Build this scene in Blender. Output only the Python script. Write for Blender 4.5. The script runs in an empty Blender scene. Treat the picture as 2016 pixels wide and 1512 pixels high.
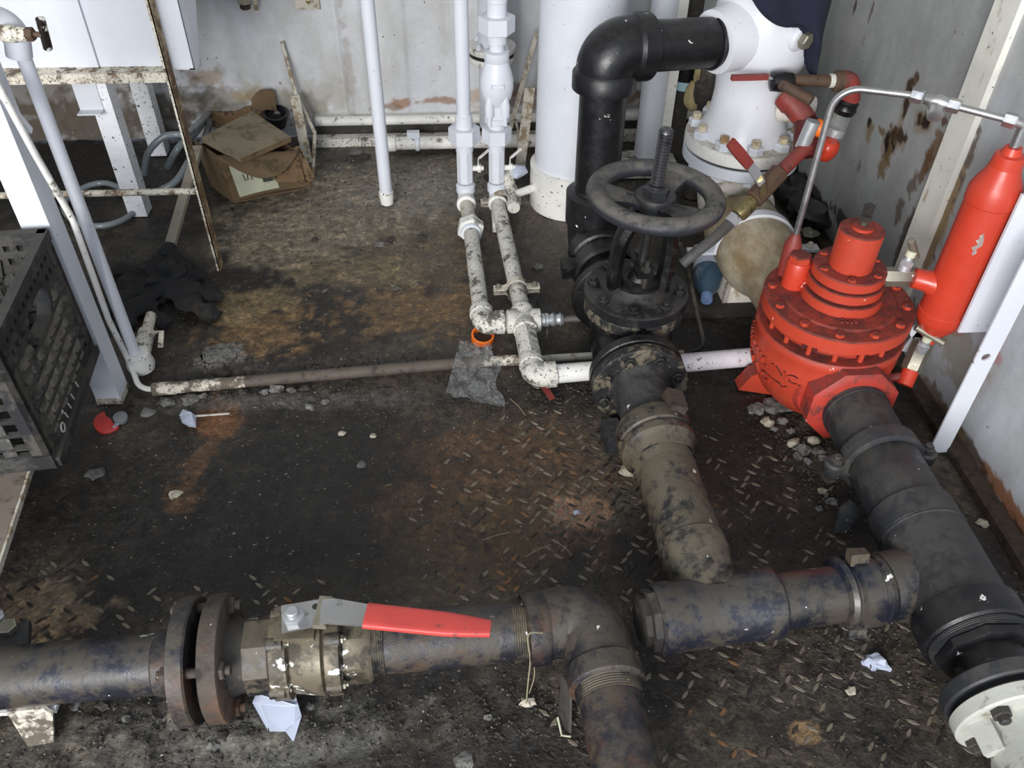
import bpy, math, random
import numpy as np
from mathutils import Vector as V, Matrix as M, noise as mnoise

sc = bpy.context.scene
col = sc.collection
rnd = random.Random(7)

# ------------------------------------------------------------------ camera, world, light, exposure
CAM_H = 1.27
FPX = 1650.0
def camera_frame():
    d = V((980-1008, 2600-756, FPX)).normalized()          # down, in camera coordinates (x right, y down, z forward)
    up = -d
    y = V((860-1008, -719-756, FPX)); y -= up*y.dot(up); y.normalize()
    x = y.cross(up)
    return M((x, y, up))
RW = camera_frame()
cam = bpy.data.cameras.new('camera'); camo = bpy.data.objects.new('camera', cam); col.objects.link(camo)
cam.sensor_width = 36; cam.sensor_fit = 'HORIZONTAL'; cam.lens = 36*FPX/2016; cam.clip_start = .02
r_, d_, f_ = RW.col[0], RW.col[1], RW.col[2]
camo.matrix_world = M((( r_.x, -d_.x, -f_.x, 0), (r_.y, -d_.y, -f_.y, 0), (r_.z, -d_.z, -f_.z, CAM_H), (0, 0, 0, 1)))
sc.camera = camo
def ray(px, py): return RW @ V((px-1008, py-756, FPX))
def Z(px, py, z=0.0):
    r = ray(px, py); return V((0, 0, CAM_H)) + r*((z-CAM_H)/r.z)
def Y(px, py, y):
    r = ray(px, py); return V((0, 0, CAM_H)) + r*(y/r.y)
def X(px, py, x):
    r = ray(px, py); return V((0, 0, CAM_H)) + r*(x/r.x)

def srgb(r, g, b):
    f = lambda c: (c/255/12.92) if c/255 <= .04045 else ((c/255+.055)/1.055)**2.4
    return (f(r), f(g), f(b), 1)

w = bpy.data.worlds.new('sky'); sc.world = w; w.use_nodes = True
nt = w.node_tree; nt.nodes.clear()
out = nt.nodes.new('ShaderNodeOutputWorld'); bg = nt.nodes.new('ShaderNodeBackground')
tc = nt.nodes.new('ShaderNodeTexCoord'); sx = nt.nodes.new('ShaderNodeSeparateXYZ'); rp = nt.nodes.new('ShaderNodeValToRGB')
nt.links.new(tc.outputs['Generated'], sx.inputs[0]); nt.links.new(sx.outputs[2], rp.inputs[0])
e = rp.color_ramp.elements
e[0].position = .0; e[0].color = (.80, .87, 1.0, 1)
e[1].position = .6; e[1].color = (.60, .76, 1.0, 1)
nt.links.new(rp.outputs[0], bg.inputs[0]); bg.inputs[1].default_value = 1.15
nt.links.new(bg.outputs[0], out.inputs[0])
vs = sc.view_settings
vs.view_transform = 'Standard'; vs.look = 'None'; vs.gamma = 1; vs.use_curve_mapping = False; vs.exposure = 0.0
sc.cycles.use_denoising = True
def area(name, loc, target, sx_, sy_, power, color):
    l = bpy.data.lights.new(name, 'AREA'); l.shape = 'RECTANGLE'; l.size = sx_; l.size_y = sy_; l.energy = power; l.color = color
    o = bpy.data.objects.new(name, l); col.objects.link(o); o.location = loc
    o.rotation_euler = (V(target)-V(loc)).to_track_quat('-Z', 'Y').to_euler(); return o
area('doorway_daylight', (-1.5, -3.4, 1.9), (.1, 2.2, .5), 2.6, 2.0, 330, (1, .985, .965))

# ------------------------------------------------------------------ materials
def node_kit(name):
    m = bpy.data.materials.new(name); m.use_nodes = True
    nt = m.node_tree; b = nt.nodes['Principled BSDF']
    return m, nt, b
class K:
    def __init__(s, nt): s.nt = nt; s.pos = s.n('ShaderNodeNewGeometry')
    def n(s, t): return s.nt.nodes.new(t)
    def l(s, a, b): s.nt.links.new(a, b)
    def noise(s, scale, detail=6, rough=.6, off=0, stretch=None, dist=0):
        n = s.n('ShaderNodeTexNoise'); n.inputs['Scale'].default_value = scale; n.inputs['Detail'].default_value = detail
        n.inputs['Roughness'].default_value = rough; n.inputs['Distortion'].default_value = dist
        mp = s.n('ShaderNodeMapping'); s.l(s.pos.outputs['Position'], mp.inputs[0])
        mp.inputs['Location'].default_value = (off*3.1, off*7.7, off*1.3)
        if stretch: mp.inputs['Scale'].default_value = stretch
        s.l(mp.outputs[0], n.inputs['Vector']); return n.outputs[0]
    def rng(s, v, a, b, c=0, d=1):
        n = s.n('ShaderNodeMapRange'); n.interpolation_type = 'SMOOTHSTEP'
        n.inputs[1].default_value = a; n.inputs[2].default_value = b; n.inputs[3].default_value = c; n.inputs[4].default_value = d
        s.l(v, n.inputs[0]); return n.outputs[0]
    def mul(s, a, b, op='MULTIPLY'):
        n = s.n('ShaderNodeMath'); n.operation = op
        for i, q in enumerate((a, b)):
            if isinstance(q, (int, float)): n.inputs[i].default_value = q
            else: s.l(q, n.inputs[i])
        return n.outputs[0]
    def mix(s, fac, a, b, mode='MIX'):
        n = s.n('ShaderNodeMix'); n.data_type = 'RGBA'; n.blend_type = mode
        for i, q in ((0, fac), (6, a), (7, b)):
            if isinstance(q, (int, float)): n.inputs[i].default_value = q
            elif isinstance(q, (tuple, list)): n.inputs[i].default_value = q
            else: s.l(q, n.inputs[i])
        return n.outputs[2]
    def bump(s, h, strength, dist, b):
        n = s.n('ShaderNodeBump'); n.inputs['Strength'].default_value = strength; n.inputs['Distance'].default_value = dist
        s.l(h, n.inputs['Height']); s.l(n.outputs[0], b.inputs['Normal'])
def sc3(c, k): return (min(1, c[0]*k), min(1, c[1]*k), min(1, c[2]*k), 1)
SOOT = srgb(52, 47, 41); MUD = srgb(112, 103, 88); RUST = srgb(120, 72, 40); TAN = srgb(150, 138, 116)
def paint(name, base, dirt=SOOT, da=.3, chip=None, ca=.0, rust=.0, rustc=RUST, dust=.0, dustc=MUD, dmin=.2, rough=.5, metal=0., sc_=1., bump=.25,
          var=.12, soft=1., speck=0., speckc=SOOT, stretch=None, coat=0., seed=0):
    m, nt, b = node_kit(name); k = K(nt)
    c = k.mix(k.rng(k.noise(7*sc_, 4, .6, seed), .3, .7), sc3(base, 1-var), sc3(base, 1+var))
    rg = None
    if dust:
        sp = k.n('ShaderNodeSeparateXYZ'); k.l(k.pos.outputs['Normal'], sp.inputs[0])
        f = k.mul(k.rng(sp.outputs[2], .05, .8), k.rng(k.mul(k.mul(k.noise(14*sc_, 7, .68, seed+4), .55), k.mul(k.noise(50*sc_, 5, .7, seed+9), .45), 'ADD'), .42, .56, dmin, 1))
        rg = k.mul(f, dust); c = k.mix(rg, c, dustc)
    nd = k.mul(k.mul(k.noise(12*sc_, 8, .66, seed+1, stretch), .58), k.mul(k.noise(44*sc_, 6, .68, seed+8, stretch), .42), 'ADD')
    if da:
        t = .68-.34*da
        c = k.mix(k.mul(k.rng(nd, t-.035*soft, t+.055*soft), .9), c, dirt)
    if rust:
        t = .76-.42*rust
        c = k.mix(k.mul(k.rng(k.noise(9*sc_, 10, .7, seed+2, stretch), t-.05, t+.12), .85), c, k.mix(k.noise(40, 4, .6, seed), sc3(rustc, .5), sc3(rustc, 1.5)))
    if speck:
        t = .78-.3*speck
        c = k.mix(k.rng(k.noise(120*sc_, 3, .55, seed+5), t, t+.05), c, speckc)
    if chip:
        t = .70-.3*ca
        c = k.mix(k.rng(k.noise(34*sc_, 5, .6, seed+3), t, t+.025), c, chip)
    k.l(c, b.inputs['Base Color'])
    r = k.rng(nd, .3, .7, max(.05, rough-.12), min(1, rough+.18))
    if rg: r = k.mul(r, k.mul(rg, .35), 'ADD')
    k.l(r, b.inputs['Roughness']); b.inputs['Metallic'].default_value = metal
    if coat: b.inputs['Coat Weight'].default_value = coat; b.inputs['Coat Roughness'].default_value = .2
    if bump: k.bump(k.mul(k.noise(70*sc_, 6, .65, seed+6), nd, 'ADD'), bump, .004, b)
    return m
WHITE = srgb(212, 215, 222)
MAT = {}
MAT['white'] = paint('white_paint', WHITE, da=.08, speck=.25, rough=.42, var=.04, bump=.12)
MAT['white_clean'] = paint('white_paint_clean', WHITE, da=.02, speck=.12, rough=.38, var=.03, bump=.06, seed=2)
MAT['white_dirty'] = paint('white_paint_dirty', srgb(222, 220, 214), dirt=srgb(104, 90, 70), da=.26, speck=.45, rust=.18, rough=.5, bump=.3, seed=3)
MAT['white_grimy'] = paint('white_paint_grimy', srgb(206, 202, 192), dirt=srgb(70, 60, 47), da=.4, speck=.6, rust=.15, rough=.55, bump=.4, seed=5, sc_=1.6)
MAT['white_tan'] = paint('white_tan', srgb(196, 190, 176), dirt=srgb(128, 108, 78), da=.5, rough=.5, speck=.3, seed=6, bump=.2)
MAT['barrel'] = paint('brown_stained_white', srgb(190, 180, 158), dirt=srgb(112, 90, 54), da=.6, soft=3.2, rough=.4, speck=.15, seed=7, stretch=(1, .6, 1), bump=.05, sc_=.42)
MAT['rusty_white'] = paint('rusty_white', srgb(212, 206, 190), dirt=srgb(76, 58, 40), da=.42, rust=.5, rustc=srgb(112, 76, 40), speck=.6, rough=.65, seed=8, sc_=2)
MAT['wall'] = None
MAT['black'] = paint('black_paint', srgb(20, 20, 23), dirt=srgb(46, 44, 41), da=.2, dust=.2, dmin=0., dustc=srgb(66, 63, 59), rough=.36, var=.2, bump=.15, chip=srgb(225, 225, 220), ca=.07, seed=9)
MAT['black_oily'] = paint('black_oily', srgb(17, 17, 18), dirt=srgb(44, 41, 37), da=.32, dust=.3, dmin=0., dustc=srgb(62, 58, 52), rough=.3, var=.25, bump=.3, seed=10)
MAT['black_muddy'] = paint('black_muddy', srgb(30, 31, 34), dirt=srgb(88, 80, 66), da=.55, dust=.75, dmin=0., dustc=srgb(106, 97, 81), rough=.38, var=.3, bump=.35, rust=.12, chip=srgb(225, 222, 212), ca=.06, seed=11)
MAT['navy_muddy'] = paint('navy_muddy', srgb(29, 31, 42), dirt=srgb(72, 66, 57), da=.5, dust=.6, dmin=0., dustc=srgb(86, 80, 70), rough=.26, var=.3, bump=.3, rust=.1, chip=srgb(230, 228, 220), ca=.09, seed=12, coat=.3)
MAT['navy_rusty'] = paint('navy_rusty', srgb(33, 33, 39), dirt=srgb(74, 67, 57), da=.5, dust=.5, dmin=0., dustc=srgb(92, 83, 70), rough=.4, var=.3, bump=.45, rust=.45, rustc=srgb(90, 62, 44), chip=srgb(220, 216, 206), ca=.07, seed=13)
MAT['rust_iron'] = paint('rusty_iron', srgb(64, 56, 49), dirt=srgb(42, 38, 34), da=.4, rust=.55, rustc=srgb(96, 66, 46), dust=.2, rough=.7, bump=.5, seed=14, chip=srgb(215, 208, 196), ca=.08)
MAT['charcoal'] = paint('charcoal_paint', srgb(44, 45, 48), dirt=srgb(70, 67, 62), da=.4, dust=.55, dmin=0., dustc=srgb(78, 75, 70), rough=.45, bump=.25, var=.15, seed=15, chip=srgb(225, 225, 220), ca=.05)
MAT['wheel'] = paint('worn_wheel_iron', srgb(46, 48, 54), dirt=srgb(30, 29, 30), da=.35, dust=.85, dmin=.25, dustc=srgb(104, 99, 92), rough=.42, bump=.3, var=.2, seed=16)
MAT['red'] = paint('red_paint', srgb(184, 66, 45), dirt=srgb(160, 44, 30), da=.06, dust=.92, dmin=.62, dustc=srgb(82, 40, 36), rough=.38, bump=.08, var=.05, seed=17, chip=srgb(235, 200, 195), ca=.01)
MAT['red_clean'] = paint('red_paint_clean', srgb(194, 62, 41), dirt=srgb(170, 44, 28), da=.04, rough=.34, bump=.06, var=.05, seed=18)
MAT['red_dusty'] = paint('red_paint_dusty', srgb(132, 50, 42), dirt=srgb(86, 52, 46), da=.4, dust=.5, dustc=srgb(104, 70, 64), rough=.55, bump=.15, seed=19)
MAT['dark_red'] = paint('dark_red_overspray', srgb(84, 26, 24), dirt=srgb(60, 34, 30), da=.35, rough=.5, seed=20)
MAT['steel'] = paint('stainless_steel', srgb(192, 191, 190), dirt=srgb(110, 104, 94), da=.15, rough=.3, metal=.9, bump=.05, seed=21)
MAT['steel_dull'] = paint('dull_steel', srgb(148, 143, 128), dirt=srgb(90, 84, 70), da=.25, rough=.42, metal=.65, bump=.1, seed=22)
MAT['zinc'] = paint('zinc_plated', srgb(188, 190, 192), dirt=srgb(120, 116, 108), da=.25, rough=.4, metal=.6, bump=.1, seed=23)
MAT['brass'] = paint('brass', srgb(140, 127, 90), dirt=srgb(78, 68, 46), da=.35, rough=.36, metal=.75, bump=.1, seed=24)
MAT['valve_olive'] = paint('olive_valve_steel', srgb(112, 103, 86), dirt=srgb(64, 59, 50), da=.5, dust=.3, dustc=srgb(112, 103, 84), rough=.42, metal=.3, bump=.2, chip=srgb(236, 234, 226), ca=.22, seed=25)
MAT['grip_red'] = paint('red_vinyl_grip', srgb(196, 72, 66), dirt=srgb(104, 62, 54), da=.3, rough=.42, bump=.05, seed=26)
MAT['lever_red'] = paint('faded_red_grip', srgb(126, 50, 44), dirt=srgb(80, 44, 40), da=.2, rough=.55, bump=.05, seed=27)
MAT['white_chipped'] = paint('chipped_white_paint', srgb(226, 228, 232), dirt=srgb(84, 76, 66), da=.2, chip=srgb(52, 46, 40), ca=.16, speck=.5, rough=.42, bump=.2, seed=90, sc_=1.3)
MAT['conduit_dark'] = paint('dull_brown_conduit', srgb(84, 75, 66), dirt=srgb(52, 46, 40), da=.4, dust=.4, dustc=srgb(96, 88, 78), rough=.65, bump=.3, seed=92)
MAT['crust'] = paint('rusty_floor_crust', srgb(62, 50, 40), dirt=srgb(38, 33, 28), da=.5, rust=.35, rustc=srgb(92, 62, 40), rough=.8, bump=.6, seed=93, sc_=1.5)
MAT['steel_thread'] = paint('oiled_thread_steel', srgb(84, 84, 86), dirt=srgb(40, 38, 36), da=.3, rough=.3, metal=.85, bump=.05, seed=28)
MAT['carton'] = paint('brown_cardboard', srgb(106, 87, 63), dirt=srgb(76, 63, 46), da=.4, rough=.9, bump=.1, var=.15, seed=29)
MAT['carton_spot'] = paint('spotted_cardboard', srgb(120, 96, 68), dirt=srgb(54, 44, 36), da=.45, rough=.9, bump=.1, sc_=2.4, seed=30)
MAT['pad'] = paint('grey_cardboard', srgb(128, 117, 98), dirt=srgb(98, 86, 66), da=.4, rough=.9, bump=.05, var=.1, seed=31)
MAT['label'] = paint('paper_label', srgb(196, 196, 172), dirt=srgb(160, 156, 132), da=.3, rough=.8, bump=0, seed=32)
MAT['ink'] = paint('ink', srgb(70, 70, 66), da=0, rough=.8, bump=0)
MAT['paper'] = paint('white_paper', srgb(172, 178, 194), dirt=srgb(130, 130, 132), da=.12, rough=.8, bump=.03, seed=33)
MAT['cloth_black'] = paint('black_rag', srgb(30, 30, 31), dirt=srgb(56, 50, 44), da=.3, rough=.95, bump=.4, seed=34)
MAT['cloth_navy'] = paint('navy_cloth', srgb(24, 27, 46), dirt=srgb(34, 34, 48), da=.2, rough=.95, bump=.25, seed=35)
MAT['wood'] = paint('grey_weathered_wood', srgb(150, 142, 128), dirt=srgb(100, 90, 76), da=.3, rough=.85, bump=.2, seed=36)
MAT['hose'] = paint('grey_hose', srgb(128, 136, 140), dirt=srgb(72, 70, 66), da=.2, rough=.2, bump=.05, seed=37)
MAT['hose_dark'] = paint('dark_grey_hose', srgb(86, 84, 82), dirt=srgb(56, 52, 48), da=.3, rough=.6, bump=.1, seed=38)
MAT['crate'] = paint('dusty_black_plastic', srgb(36, 36, 39), dirt=srgb(78, 74, 66), da=.5, dust=.7, dustc=srgb(92, 88, 79), rough=.55, bump=.15, seed=39)
MAT['crate_side'] = paint('dusty_black_plastic_side', srgb(38, 38, 40), dirt=srgb(72, 69, 63), da=.5, dust=.5, dustc=srgb(84, 81, 74), rough=.6, bump=.15, seed=40)
MAT['crate_slat'] = paint('dust_grey_slat', srgb(70, 69, 67), dirt=srgb(118, 112, 100), da=.6, dust=.3, dustc=srgb(128, 121, 108), rough=.65, bump=.15, seed=96)
MAT['rust_face'] = paint('rusty_brown_flaking_face', srgb(168, 148, 112), dirt=srgb(84, 62, 40), da=.55, rust=.6, rustc=srgb(100, 70, 40), rough=.65, bump=.4, seed=97, sc_=1.6)
MAT['mark_white'] = paint('white_print', srgb(196, 194, 184), dirt=srgb(140, 136, 124), da=.2, rough=.7, bump=0)
MAT['orange'] = paint('orange_plastic', srgb(240, 116, 36), dirt=srgb(150, 70, 26), da=.12, rough=.4, bump=.05)
MAT['red_plastic'] = paint('red_plastic_cap', srgb(176, 56, 50), dirt=srgb(120, 44, 38), da=.15, rough=.5, bump=.1)
MAT['grey_plastic'] = paint('grey_plastic_cap', srgb(122, 124, 126), dirt=srgb(84, 80, 76), da=.25, rough=.6, bump=.05)
MAT['blue_cap'] = paint('blue_plastic_cap', srgb(108, 132, 172), dirt=srgb(78, 92, 116), da=.2, rough=.5, bump=.02)
MAT['teal'] = paint('pale_blue_tape', srgb(150, 186, 196), da=.1, rough=.5, bump=0)
MAT['tape'] = paint('black_tape', srgb(18, 18, 20), da=.05, rough=.22, bump=.3)
MAT['clod'] = paint('grey_dirt_clod', srgb(118, 116, 112), dirt=srgb(70, 66, 60), da=.5, rough=.95, bump=.6, sc_=4, seed=41)
MAT['clod_dark'] = paint('dark_dirt_clod', srgb(66, 61, 54), dirt=srgb(40, 37, 33), da=.4, rough=.95, bump=.6, sc_=4, seed=42)
MAT['clod_pale'] = paint('pale_flake', srgb(176, 168, 150), dirt=srgb(110, 100, 82), da=.4, rough=.9, bump=.4, sc_=4, seed=43)
MAT['foam'] = paint('yellow_foam', srgb(176, 160, 118), dirt=srgb(120, 104, 70), da=.3, rough=.9, bump=.2, seed=44)
MAT['gasket'] = paint('black_gasket', srgb(26, 25, 24), da=.2, dirt=srgb(70, 64, 56), rough=.8, bump=.3)
MAT['straw'] = paint('dry_straw', srgb(138, 130, 104), da=.1, rough=.9, bump=0)
MAT['rust_pipe'] = paint('rusty_brown_pipe', srgb(84, 64, 50), dirt=srgb(50, 42, 37), da=.4, rust=.4, rustc=srgb(104, 66, 42), rough=.7, bump=.3, seed=45)
MAT['plank'] = paint('dull_painted_board', srgb(120, 108, 98), dirt=srgb(72, 62, 54), da=.45, rough=.8, bump=.2, seed=46)
MAT['dark_iron'] = paint('dark_iron', srgb(46, 43, 40), dirt=srgb(80, 72, 62), da=.35, dust=.3, dustc=srgb(84, 78, 68), rough=.6, bump=.3, seed=47)
def clear(name, colr, rough, trans, ior=1.4, alpha=1):
    m, nt, b = node_kit(name); b.inputs['Base Color'].default_value = colr; b.inputs['Roughness'].default_value = rough
    b.inputs['Transmission Weight'].default_value = trans; b.inputs['IOR'].default_value = ior; b.inputs['Alpha'].default_value = alpha; return m, nt, b
MAT['bottle'] = clear('blue_tinted_plastic', srgb(70, 92, 112), .12, .25)[0]
MAT['glass'] = clear('clear_glass', (.9, .92, .9, 1), .05, .9, 1.45)[0]
mb_, nt_, b_ = clear('clear_plastic_film', srgb(196, 198, 198), .3, .0, 1.4, .14)
kk = K(nt_); kk.bump(kk.noise(34, 3, .5, 1, None, 2.5), 1.0, .02, b_); b_.inputs['Roughness'].default_value = .14; MAT['film'] = mb_
# ------------------------------------------------------------------ mesh builder
def basis(d, up=V((0, 0, 1))):
    w = V(d).normalized()
    if abs(w.dot(up)) > .98: up = V((0, 1, 0)) if abs(w.y) < .9 else V((1, 0, 0))
    u = up.cross(w).normalized(); v = w.cross(u)
    return u, v, w                                           # u sideways, v upwards
def fillet(pts, rad, n=8):
    pts = [V(p) for p in pts]; o = [pts[0]]
    rads = rad if isinstance(rad, (list, tuple)) else [rad]*(len(pts)-2)
    for i in range(1, len(pts)-1):
        p, a, b = pts[i], (pts[i-1]-pts[i]).normalized(), (pts[i+1]-pts[i]).normalized()
        ang = a.angle(b); r = rads[i-1]
        if r <= 0 or ang > 3.1: o.append(p); continue
        t = min(r/math.tan(ang/2), .49*(pts[i-1]-p).length, .49*(pts[i+1]-p).length); r2 = t*math.tan(ang/2)
        c = p+(a+b).normalized()*(r2/math.sin(ang/2)); s = p+a*t-c; e2 = p+b*t-c; tot = s.angle(e2)
        ax = s.cross(e2).normalized()
        for j in range(n+1): o.append(c+M.Rotation(tot*j/n, 3, ax)@s)
    o.append(pts[-1]); return o
def smooth_path(pts, n=8):
    pts = [V(p) for p in pts]; P = [pts[0]*2-pts[1]]+pts+[pts[-1]*2-pts[-2]]; o = []
    for i in range(1, len(P)-2):
        for j in range(n):
            t = j/n; a, b, c, d = P[i-1], P[i], P[i+1], P[i+2]
            o.append(.5*((2*b)+(c-a)*t+(2*a-5*b+4*c-d)*t*t+(3*b-a-3*c+d)*t**3))
    o.append(pts[-1]); return o
class MB:
    def __init__(s): s.v = []; s.f = []
    def ring(s, pts): i = len(s.v); s.v += [V(p) for p in pts]; return list(range(i, i+len(pts)))
    def loft(s, rings, closed=True, cap0=True, cap1=True):
        for a, b in zip(rings, rings[1:]):
            n = len(a)
            for i in range(n if closed else n-1):
                j = (i+1) % n; s.f.append((a[i], a[j], b[j], b[i]))
        if closed and cap0: s.f.append(tuple(reversed(rings[0])))
        if closed and cap1: s.f.append(tuple(rings[-1]))
        return s
    def lathe(s, o, d, prof, n=32, phase=0., up=V((0, 0, 1)), cap0=True, cap1=True):
        o = V(o); u, v, w = basis(d, up); rs = []
        for t, r in prof:
            r = max(r, 1e-5)
            rs.append(s.ring([o+w*t+(u*math.cos(phase+2*math.pi*i/n)+v*math.sin(phase+2*math.pi*i/n))*r for i in range(n)]))
        return s.loft(rs, True, cap0, cap1)
    def cyl(s, p0, p1, r, r1=None, n=24, phase=0.):
        p0, p1 = V(p0), V(p1); return s.lathe(p0, p1-p0, [(0, r), ((p1-p0).length, r if r1 is None else r1)], n, phase)
    def sweep(s, pts, r, n=14, sy=1., cap=True, up=V((0, 0, 1))):
        pts = [V(p) for p in pts]; rs = []
        t = (pts[1]-pts[0]).normalized(); u, v, _ = basis(t, up)
        for i, p in enumerate(pts):
            t2 = (pts[min(i+1, len(pts)-1)]-pts[max(i-1, 0)]).normalized()
            q = t.rotation_difference(t2); u = q@u; v = q@v; t = t2
            rr = r[i] if isinstance(r, (list, tuple)) else r
            rs.append(s.ring([p+(u*math.cos(2*math.pi*k/n)+v*math.sin(2*math.pi*k/n)*sy)*rr for k in range(n)]))
        return s.loft(rs, True, cap, cap)
    def box(s, c, size, rot=None, taper=1.):
        c = V(c); h = V(size)/2; R = rot if rot is not None else M.Identity(3)
        q = []
        for sz in (-1, 1):
            k = taper if sz > 0 else 1
            for a, b in ((-1, -1), (1, -1), (1, 1), (-1, 1)): q.append(c+R@V((a*h.x*k, b*h.y*k, sz*h.z)))
        i = s.ring(q); s.f += [(i[3], i[2], i[1], i[0]), (i[4], i[5], i[6], i[7]), (i[0], i[1], i[5], i[4]), (i[1], i[2], i[6], i[5]), (i[2], i[3], i[7], i[6]), (i[3], i[0], i[4], i[7])]
        return s
    def bar(s, p0, p1, a, b, up=V((0, 0, 1))):               # rectangular bar, a wide (sideways), b high
        p0, p1 = V(p0), V(p1); u, v, w = basis(p1-p0, up); rs = []
        for p in (p0, p1): rs.append(s.ring([p+u*x*a/2+v*y*b/2 for x, y in ((-1, -1), (1, -1), (1, 1), (-1, 1))]))
        return s.loft(rs)
    def prism(s, poly, d):                                   # polygon of points extruded by vector d
        d = V(d); a = s.ring(poly); b = s.ring([V(p)+d for p in poly]); return s.loft([a, b])
    def sheet(s, fn, nu, nv, th=.002):
        """fn(u,v)->point; a thin sheet with thickness."""
        g = [[V(fn(i/nu, j/nv)) for j in range(nv+1)] for i in range(nu+1)]
        def nrm(i, j):
            a = g[min(i+1, nu)][j]-g[max(i-1, 0)][j]; b = g[i][min(j+1, nv)]-g[i][max(j-1, 0)]
            c = a.cross(b); return c.normalized() if c.length > 1e-12 else V((0, 0, 1))
        top = [s.ring([g[i][j]+nrm(i, j)*th/2 for j in range(nv+1)]) for i in range(nu+1)]
        bot = [s.ring([g[i][j]-nrm(i, j)*th/2 for j in range(nv+1)]) for i in range(nu+1)]
        for i in range(nu):
            for j in range(nv):
                s.f.append((top[i][j], top[i+1][j], top[i+1][j+1], top[i][j+1])); s.f.append((bot[i][j], bot[i][j+1], bot[i+1][j+1], bot[i+1][j]))
        for i in range(nu):
            s.f.append((top[i][0], bot[i][0], bot[i+1][0], top[i+1][0])); s.f.append((top[i+1][nv], bot[i+1][nv], bot[i][nv], top[i][nv]))
        for j in range(nv):
            s.f.append((top[0][j+1], bot[0][j+1], bot[0][j], top[0][j])); s.f.append((top[nu][j], bot[nu][j], bot[nu][j+1], top[nu][j+1]))
        return s
    def torus(s, c, d, R, r, n=48, m=14, sy=1., a0=0., a1=None):
        c = V(c); u, v, w = basis(d); full = a1 is None; tot = 2*math.pi if full else a1-a0; rs = []
        k = n if full else n+1
        for i in range(k):
            a = a0+tot*i/n; e = u*math.cos(a)+v*math.sin(a)
            rs.append(s.ring([c+e*(R+r*math.cos(2*math.pi*j/m))+w*r*sy*math.sin(2*math.pi*j/m) for j in range(m)]))
        if full: s.loft(rs+[rs[0]], True, False, False)
        else: s.loft(rs)
        return s
    def blob(s, c, size, n=2, amp=.3, seed=0, freq=1.6, flat=True):
        import bmesh
        bm = bmesh.new(); bmesh.ops.create_icosphere(bm, subdivisions=n, radius=1)
        i0 = len(s.v); c = V(c); size = V(size)
        for vv in bm.verts:
            p = vv.co.copy(); k = 1+amp*2*(mnoise.noise(p*freq+V((seed*3.7, seed*1.9, seed*.7))))
            p = p*k
            if flat and p.z < -.25: p.z = -.25
            s.v.append(c+V((p.x*size.x, p.y*size.y, p.z*size.z)))
        s.f += [tuple(i0+q.index for q in f.verts) for f in bm.faces]; bm.free(); return s
    def mesh(s, name, mat, loc=V((0, 0, 0)), angle=38, flat=False):
        me = bpy.data.meshes.new(name); me.from_pydata([tuple(p-loc) for p in s.v], [], s.f)
        me.validate(); me.update()
        import bmesh
        bm = bmesh.new(); bm.from_mesh(me); bmesh.ops.recalc_face_normals(bm, faces=bm.faces); bm.to_mesh(me); bm.free()
        if mat: me.materials.append(MAT[mat] if isinstance(mat, str) else mat)
        if not flat:
            me.polygons.foreach_set('use_smooth', [True]*len(me.polygons)); me.set_sharp_from_angle(angle=math.radians(angle))
        return me
def put(name, me, parent=None, mw=None):
    o = bpy.data.objects.new(name, me); col.objects.link(o)
    if parent: o.parent = parent
    if mw is not None: o.matrix_local = mw
    return o
def tag(o, label=None, cat=None, group=None, kind=None):
    if label: o['label'] = label
    if cat: o['category'] = cat
    if group: o['group'] = group
    if kind: o['kind'] = kind
    return o
class T:
    """a thing: an Empty at its base that parents its parts"""
    def __init__(s, name, label, cat, loc, group=None):
        s.loc = V(loc); s.o = bpy.data.objects.new(name, None); col.objects.link(s.o); s.o.location = s.loc; s.o.empty_display_size = .05
        tag(s.o, label, cat, group)
    def add(s, name, mb, mat, parent=None, label=None, flat=False, angle=38):
        o = put(name, mb.mesh(name, mat, s.loc, angle, flat), parent or s.o)
        if label: o['label'] = label
        return o
    def bolt(s, pos, d, r, mat, name='bolt', parent=None, stud=True, h=.8, phase=0):
        me = bolt_mesh(mat, stud, h); u, v, w = basis(d); R = M((u, v, w)).transposed() @ M.Rotation(phase, 3, 'Z')
        m = M.Translation(V(pos)-s.loc) @ R.to_4x4() @ M.Scale(r, 4)
        return put(name, me, parent or s.o, m)
    def bolts(s, c, d, R, n, r, mat, name='bolt', a0=0., stud=True, h=.8, parent=None):
        u, v, w = basis(d)
        for i in range(n):
            a = a0+2*math.pi*i/n; s.bolt(V(c)+(u*math.cos(a)+v*math.sin(a))*R, d, r, mat, name, parent, stud, h, a)
_bm = {}
def bolt_mesh(mat, stud, h):
    k = (mat, stud, h)
    if k not in _bm:
        b = MB().lathe((0, 0, 0), (0, 0, 1), [(-.1, .96), (h*.85, 1), (h, .86)], 6)
        if stud: b.lathe((0, 0, h), (0, 0, 1), [(-.1, .58), (.5, .58), (.6, .48)], 10)
        _bm[k] = b.mesh('hex_bolt', mat)
    return _bm[k]
def solo(name, label, cat, mb, mat, loc, group=None, flat=False, angle=38):
    o = put(name, mb.mesh(name, mat, V(loc), angle, flat)); o.location = V(loc); return tag(o, label, cat, group)
def struct(name, mb, mat, parent=None, flat=False):
    o = put(name, mb.mesh(name, mat, V((0, 0, 0)), 38, flat), parent)
    if not parent: o['kind'] = 'structure'
    return o
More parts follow.
